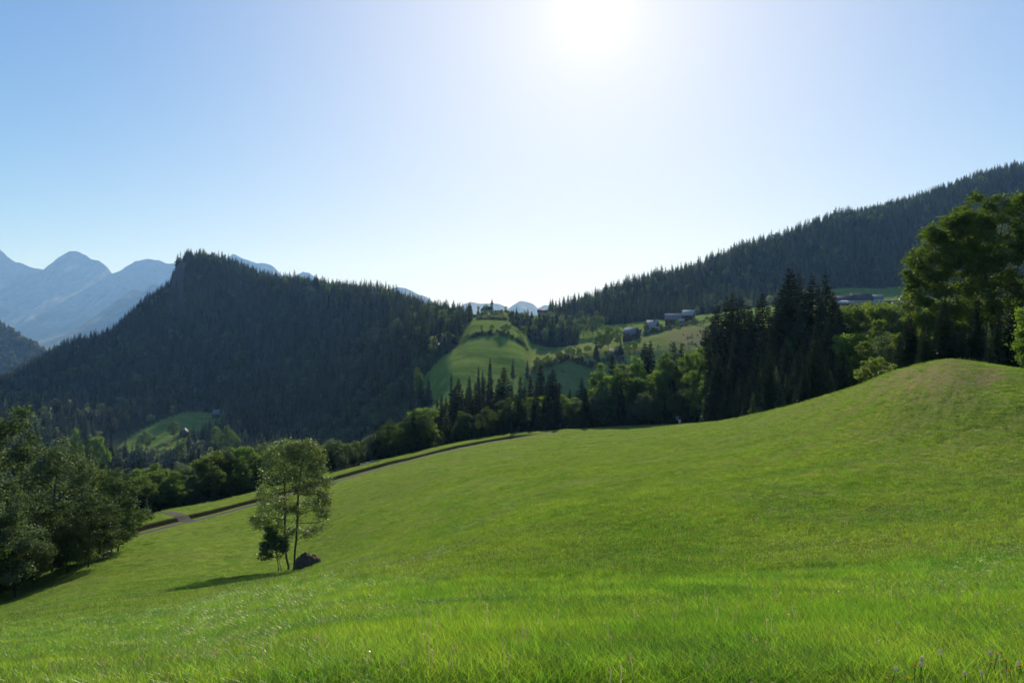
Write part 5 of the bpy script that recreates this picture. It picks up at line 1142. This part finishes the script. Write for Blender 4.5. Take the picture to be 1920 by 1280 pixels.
idx = rs.choice(4, len(x), p=[0.42, 0.33, 0.22, 0.03]); g_ = (0.8 + Y * 0.010); hs = (0.8 + 0.9 * fbm(x / 2.5 + 9, Y / 2.5, 3) + 0.3 * rs.rand(len(x)))
scatter('mown_meadow_grass', GM, np.stack([x, Y, z], 1)[k], np.stack([g_, g_, np.clip(hs, 0.3, 2.0)], 1)[k], idx[k])

# ------------------------------------------------------------------ dandelions
M['pappus'] = foliage('seed_head_down', (0.42, 0.38, 0.32), (0.55, 0.50, 0.42), (1.2, 1.2, 1.1), 0.5, 0.02, 0.5, 5, 0.1, 0.0)
M['petal'] = foliage('yellow_petals', (0.60, 0.33, 0.01), (0.75, 0.45, 0.01), (1.2, 1.1, 0.6), 0.35, 0.03, 0.5, 5, 0.1, 0.0)
M['stem'] = foliage('flower_stem', (0.06, 0.07, 0.02), (0.10, 0.09, 0.03), (1.5, 1.5, 0.6), 0.2, 0.03, 0.5, 5, 0.1, 0.0)
rs = RS(5)
def dandelion(seed):
    rs = RS(seed); d = rs.randn(170, 3); d /= np.linalg.norm(d, axis=1)[:, None]; mb = MB()
    for v in d:
        a = np.cross(v, [0.3, 0.5, 0.8]); a /= np.linalg.norm(a); b = np.cross(v, a)
        mb.add([v * 0.002, v * 0.015 + a * 0.0004, v * 0.015 - a * 0.0004], [(0, 1, 2)])
        for k in range(4):
            t = k / 4 * PI; s = (a * math.cos(t) + b * math.sin(t)) * 0.0042; w = np.cross(v, s) * 0.10
            mb.add([v * 0.015 - w, v * 0.0175 + s, v * 0.015 + w, v * 0.0175 - s], [(0, 1, 2, 3)])
    return mesh('seed_head', np.concatenate(mb.v), [np.array(v) for v in mb.ng.values()], M['pappus'])
def flower(seed):
    rs = RS(seed); mb = MB()
    for ring, (n_, r, u_) in enumerate(((16, 0.017, 0.004), (13, 0.012, 0.008), (8, 0.007, 0.011))):
        for i in range(n_):
            a = (i + 0.5 * ring) / n_ * 6.28 + rs.uniform(-.1, .1); c_ = np.array([math.cos(a), math.sin(a), 0]); s = np.array([-c_[1], c_[0], 0]) * 0.0026
            mb.add([c_ * 0.001, c_ * r * 0.6 + s + ZU * u_ * 0.7, c_ * r + ZU * u_, c_ * r * 0.6 - s + ZU * u_ * 0.7], [(0, 1, 2, 3)])
    return mesh('flower_head', np.concatenate(mb.v), [np.array(v) for v in mb.ng.values()], M['petal'])
HD = [dandelion(1), dandelion(2)]; FL = [flower(1), flower(2)]
stem_me = mesh('stem', *tubes(np.array([(0, 0, -0.25), (0.004, 0, -0.12), (0, 0, 0)]), [-1, 0, 1], [0.0022, 0.002, 0.0017], 6), M['stem'], True)
def on_grass(px, py, h):
    g = cast(px, py, 2.0, 40.0, h, 1500); return Vector((g.x, g.y, g.z + h))
CLK = [(1652,1079),(1767,1089),(1834,1112),(1763,1222),(1730,1235),(1728,1245),(1680,1254),(1841,1260),(1810,1263),(1910,1243),(1857,1224)]
YEL = [(1804,1131),(1867,1131),(1796,1145),(1859,1242),(1702,1271),(1914,1247),(1870,1228),(1902,1188),(1716,1247),(1894,1259),(1661,1271),(1886,1238)]
for L_, nm, hd, lb, grp, sc_ in ((CLK, 'dandelion_clock', HD, 'grey fluffy dandelion seed head in the near grass, %s of 11 towards the picture edge', 'dandelion seed heads in the near grass', 0.72),
                           (YEL, 'yellow_flower', FL, 'small orange yellow flower in the near grass, %s of 12 towards the picture edge', 'yellow flowers in the near grass', 0.72)):
    for i, (a, b) in enumerate(sorted(L_)):
        p = on_grass(a, b, 0.17 + 0.02 * (i % 3)); e = bpy.data.objects.new(nm, None); link(e); e.location = p; e.empty_display_size = 0.02
        k_ = sc_ * (1 + 0.04 * max(0, p.y - 5)); e.scale = (k_,) * 3; e.rotation_euler = (0.25 * math.sin(i * 2.1), 0.2 * math.cos(i * 1.3), i)
        obj('stem', stem_me, e); obj('seed_head' if hd is HD else 'flower_head', hd[i % 2], e); tag(e, lb % ordinal(i + 1), 'dandelion' if hd is HD else 'flower', grp)

# ------------------------------------------------------------------ haze
def haze():
    mb = MB(); m = mat('haze'); n = N(m); v = n.n('ShaderNodeVolumePrincipled')
    v.inputs['Color'].default_value = HAZE_COL; v.inputs['Density'].default_value = HAZE_D; v.inputs['Absorption Color'].default_value = (1, 1, 1, 1); v.inputs['Anisotropy'].default_value = HAZE_G
    o_ = n.n('ShaderNodeOutputMaterial'); n.l(v.outputs[0], o_.inputs['Volume'])
    zt = 1150.0; zb = -420.0
    mb.box((0, 0, (zt + zb) / 2), (27400, 27400, zt - zb)); o = mb.build('haze', m); tag(o, kind='stuff')
HAZE_COL = (0.27, 0.53, 1.0, 1); HAZE_D = 6.8e-5; HAZE_G = 0.25
haze()
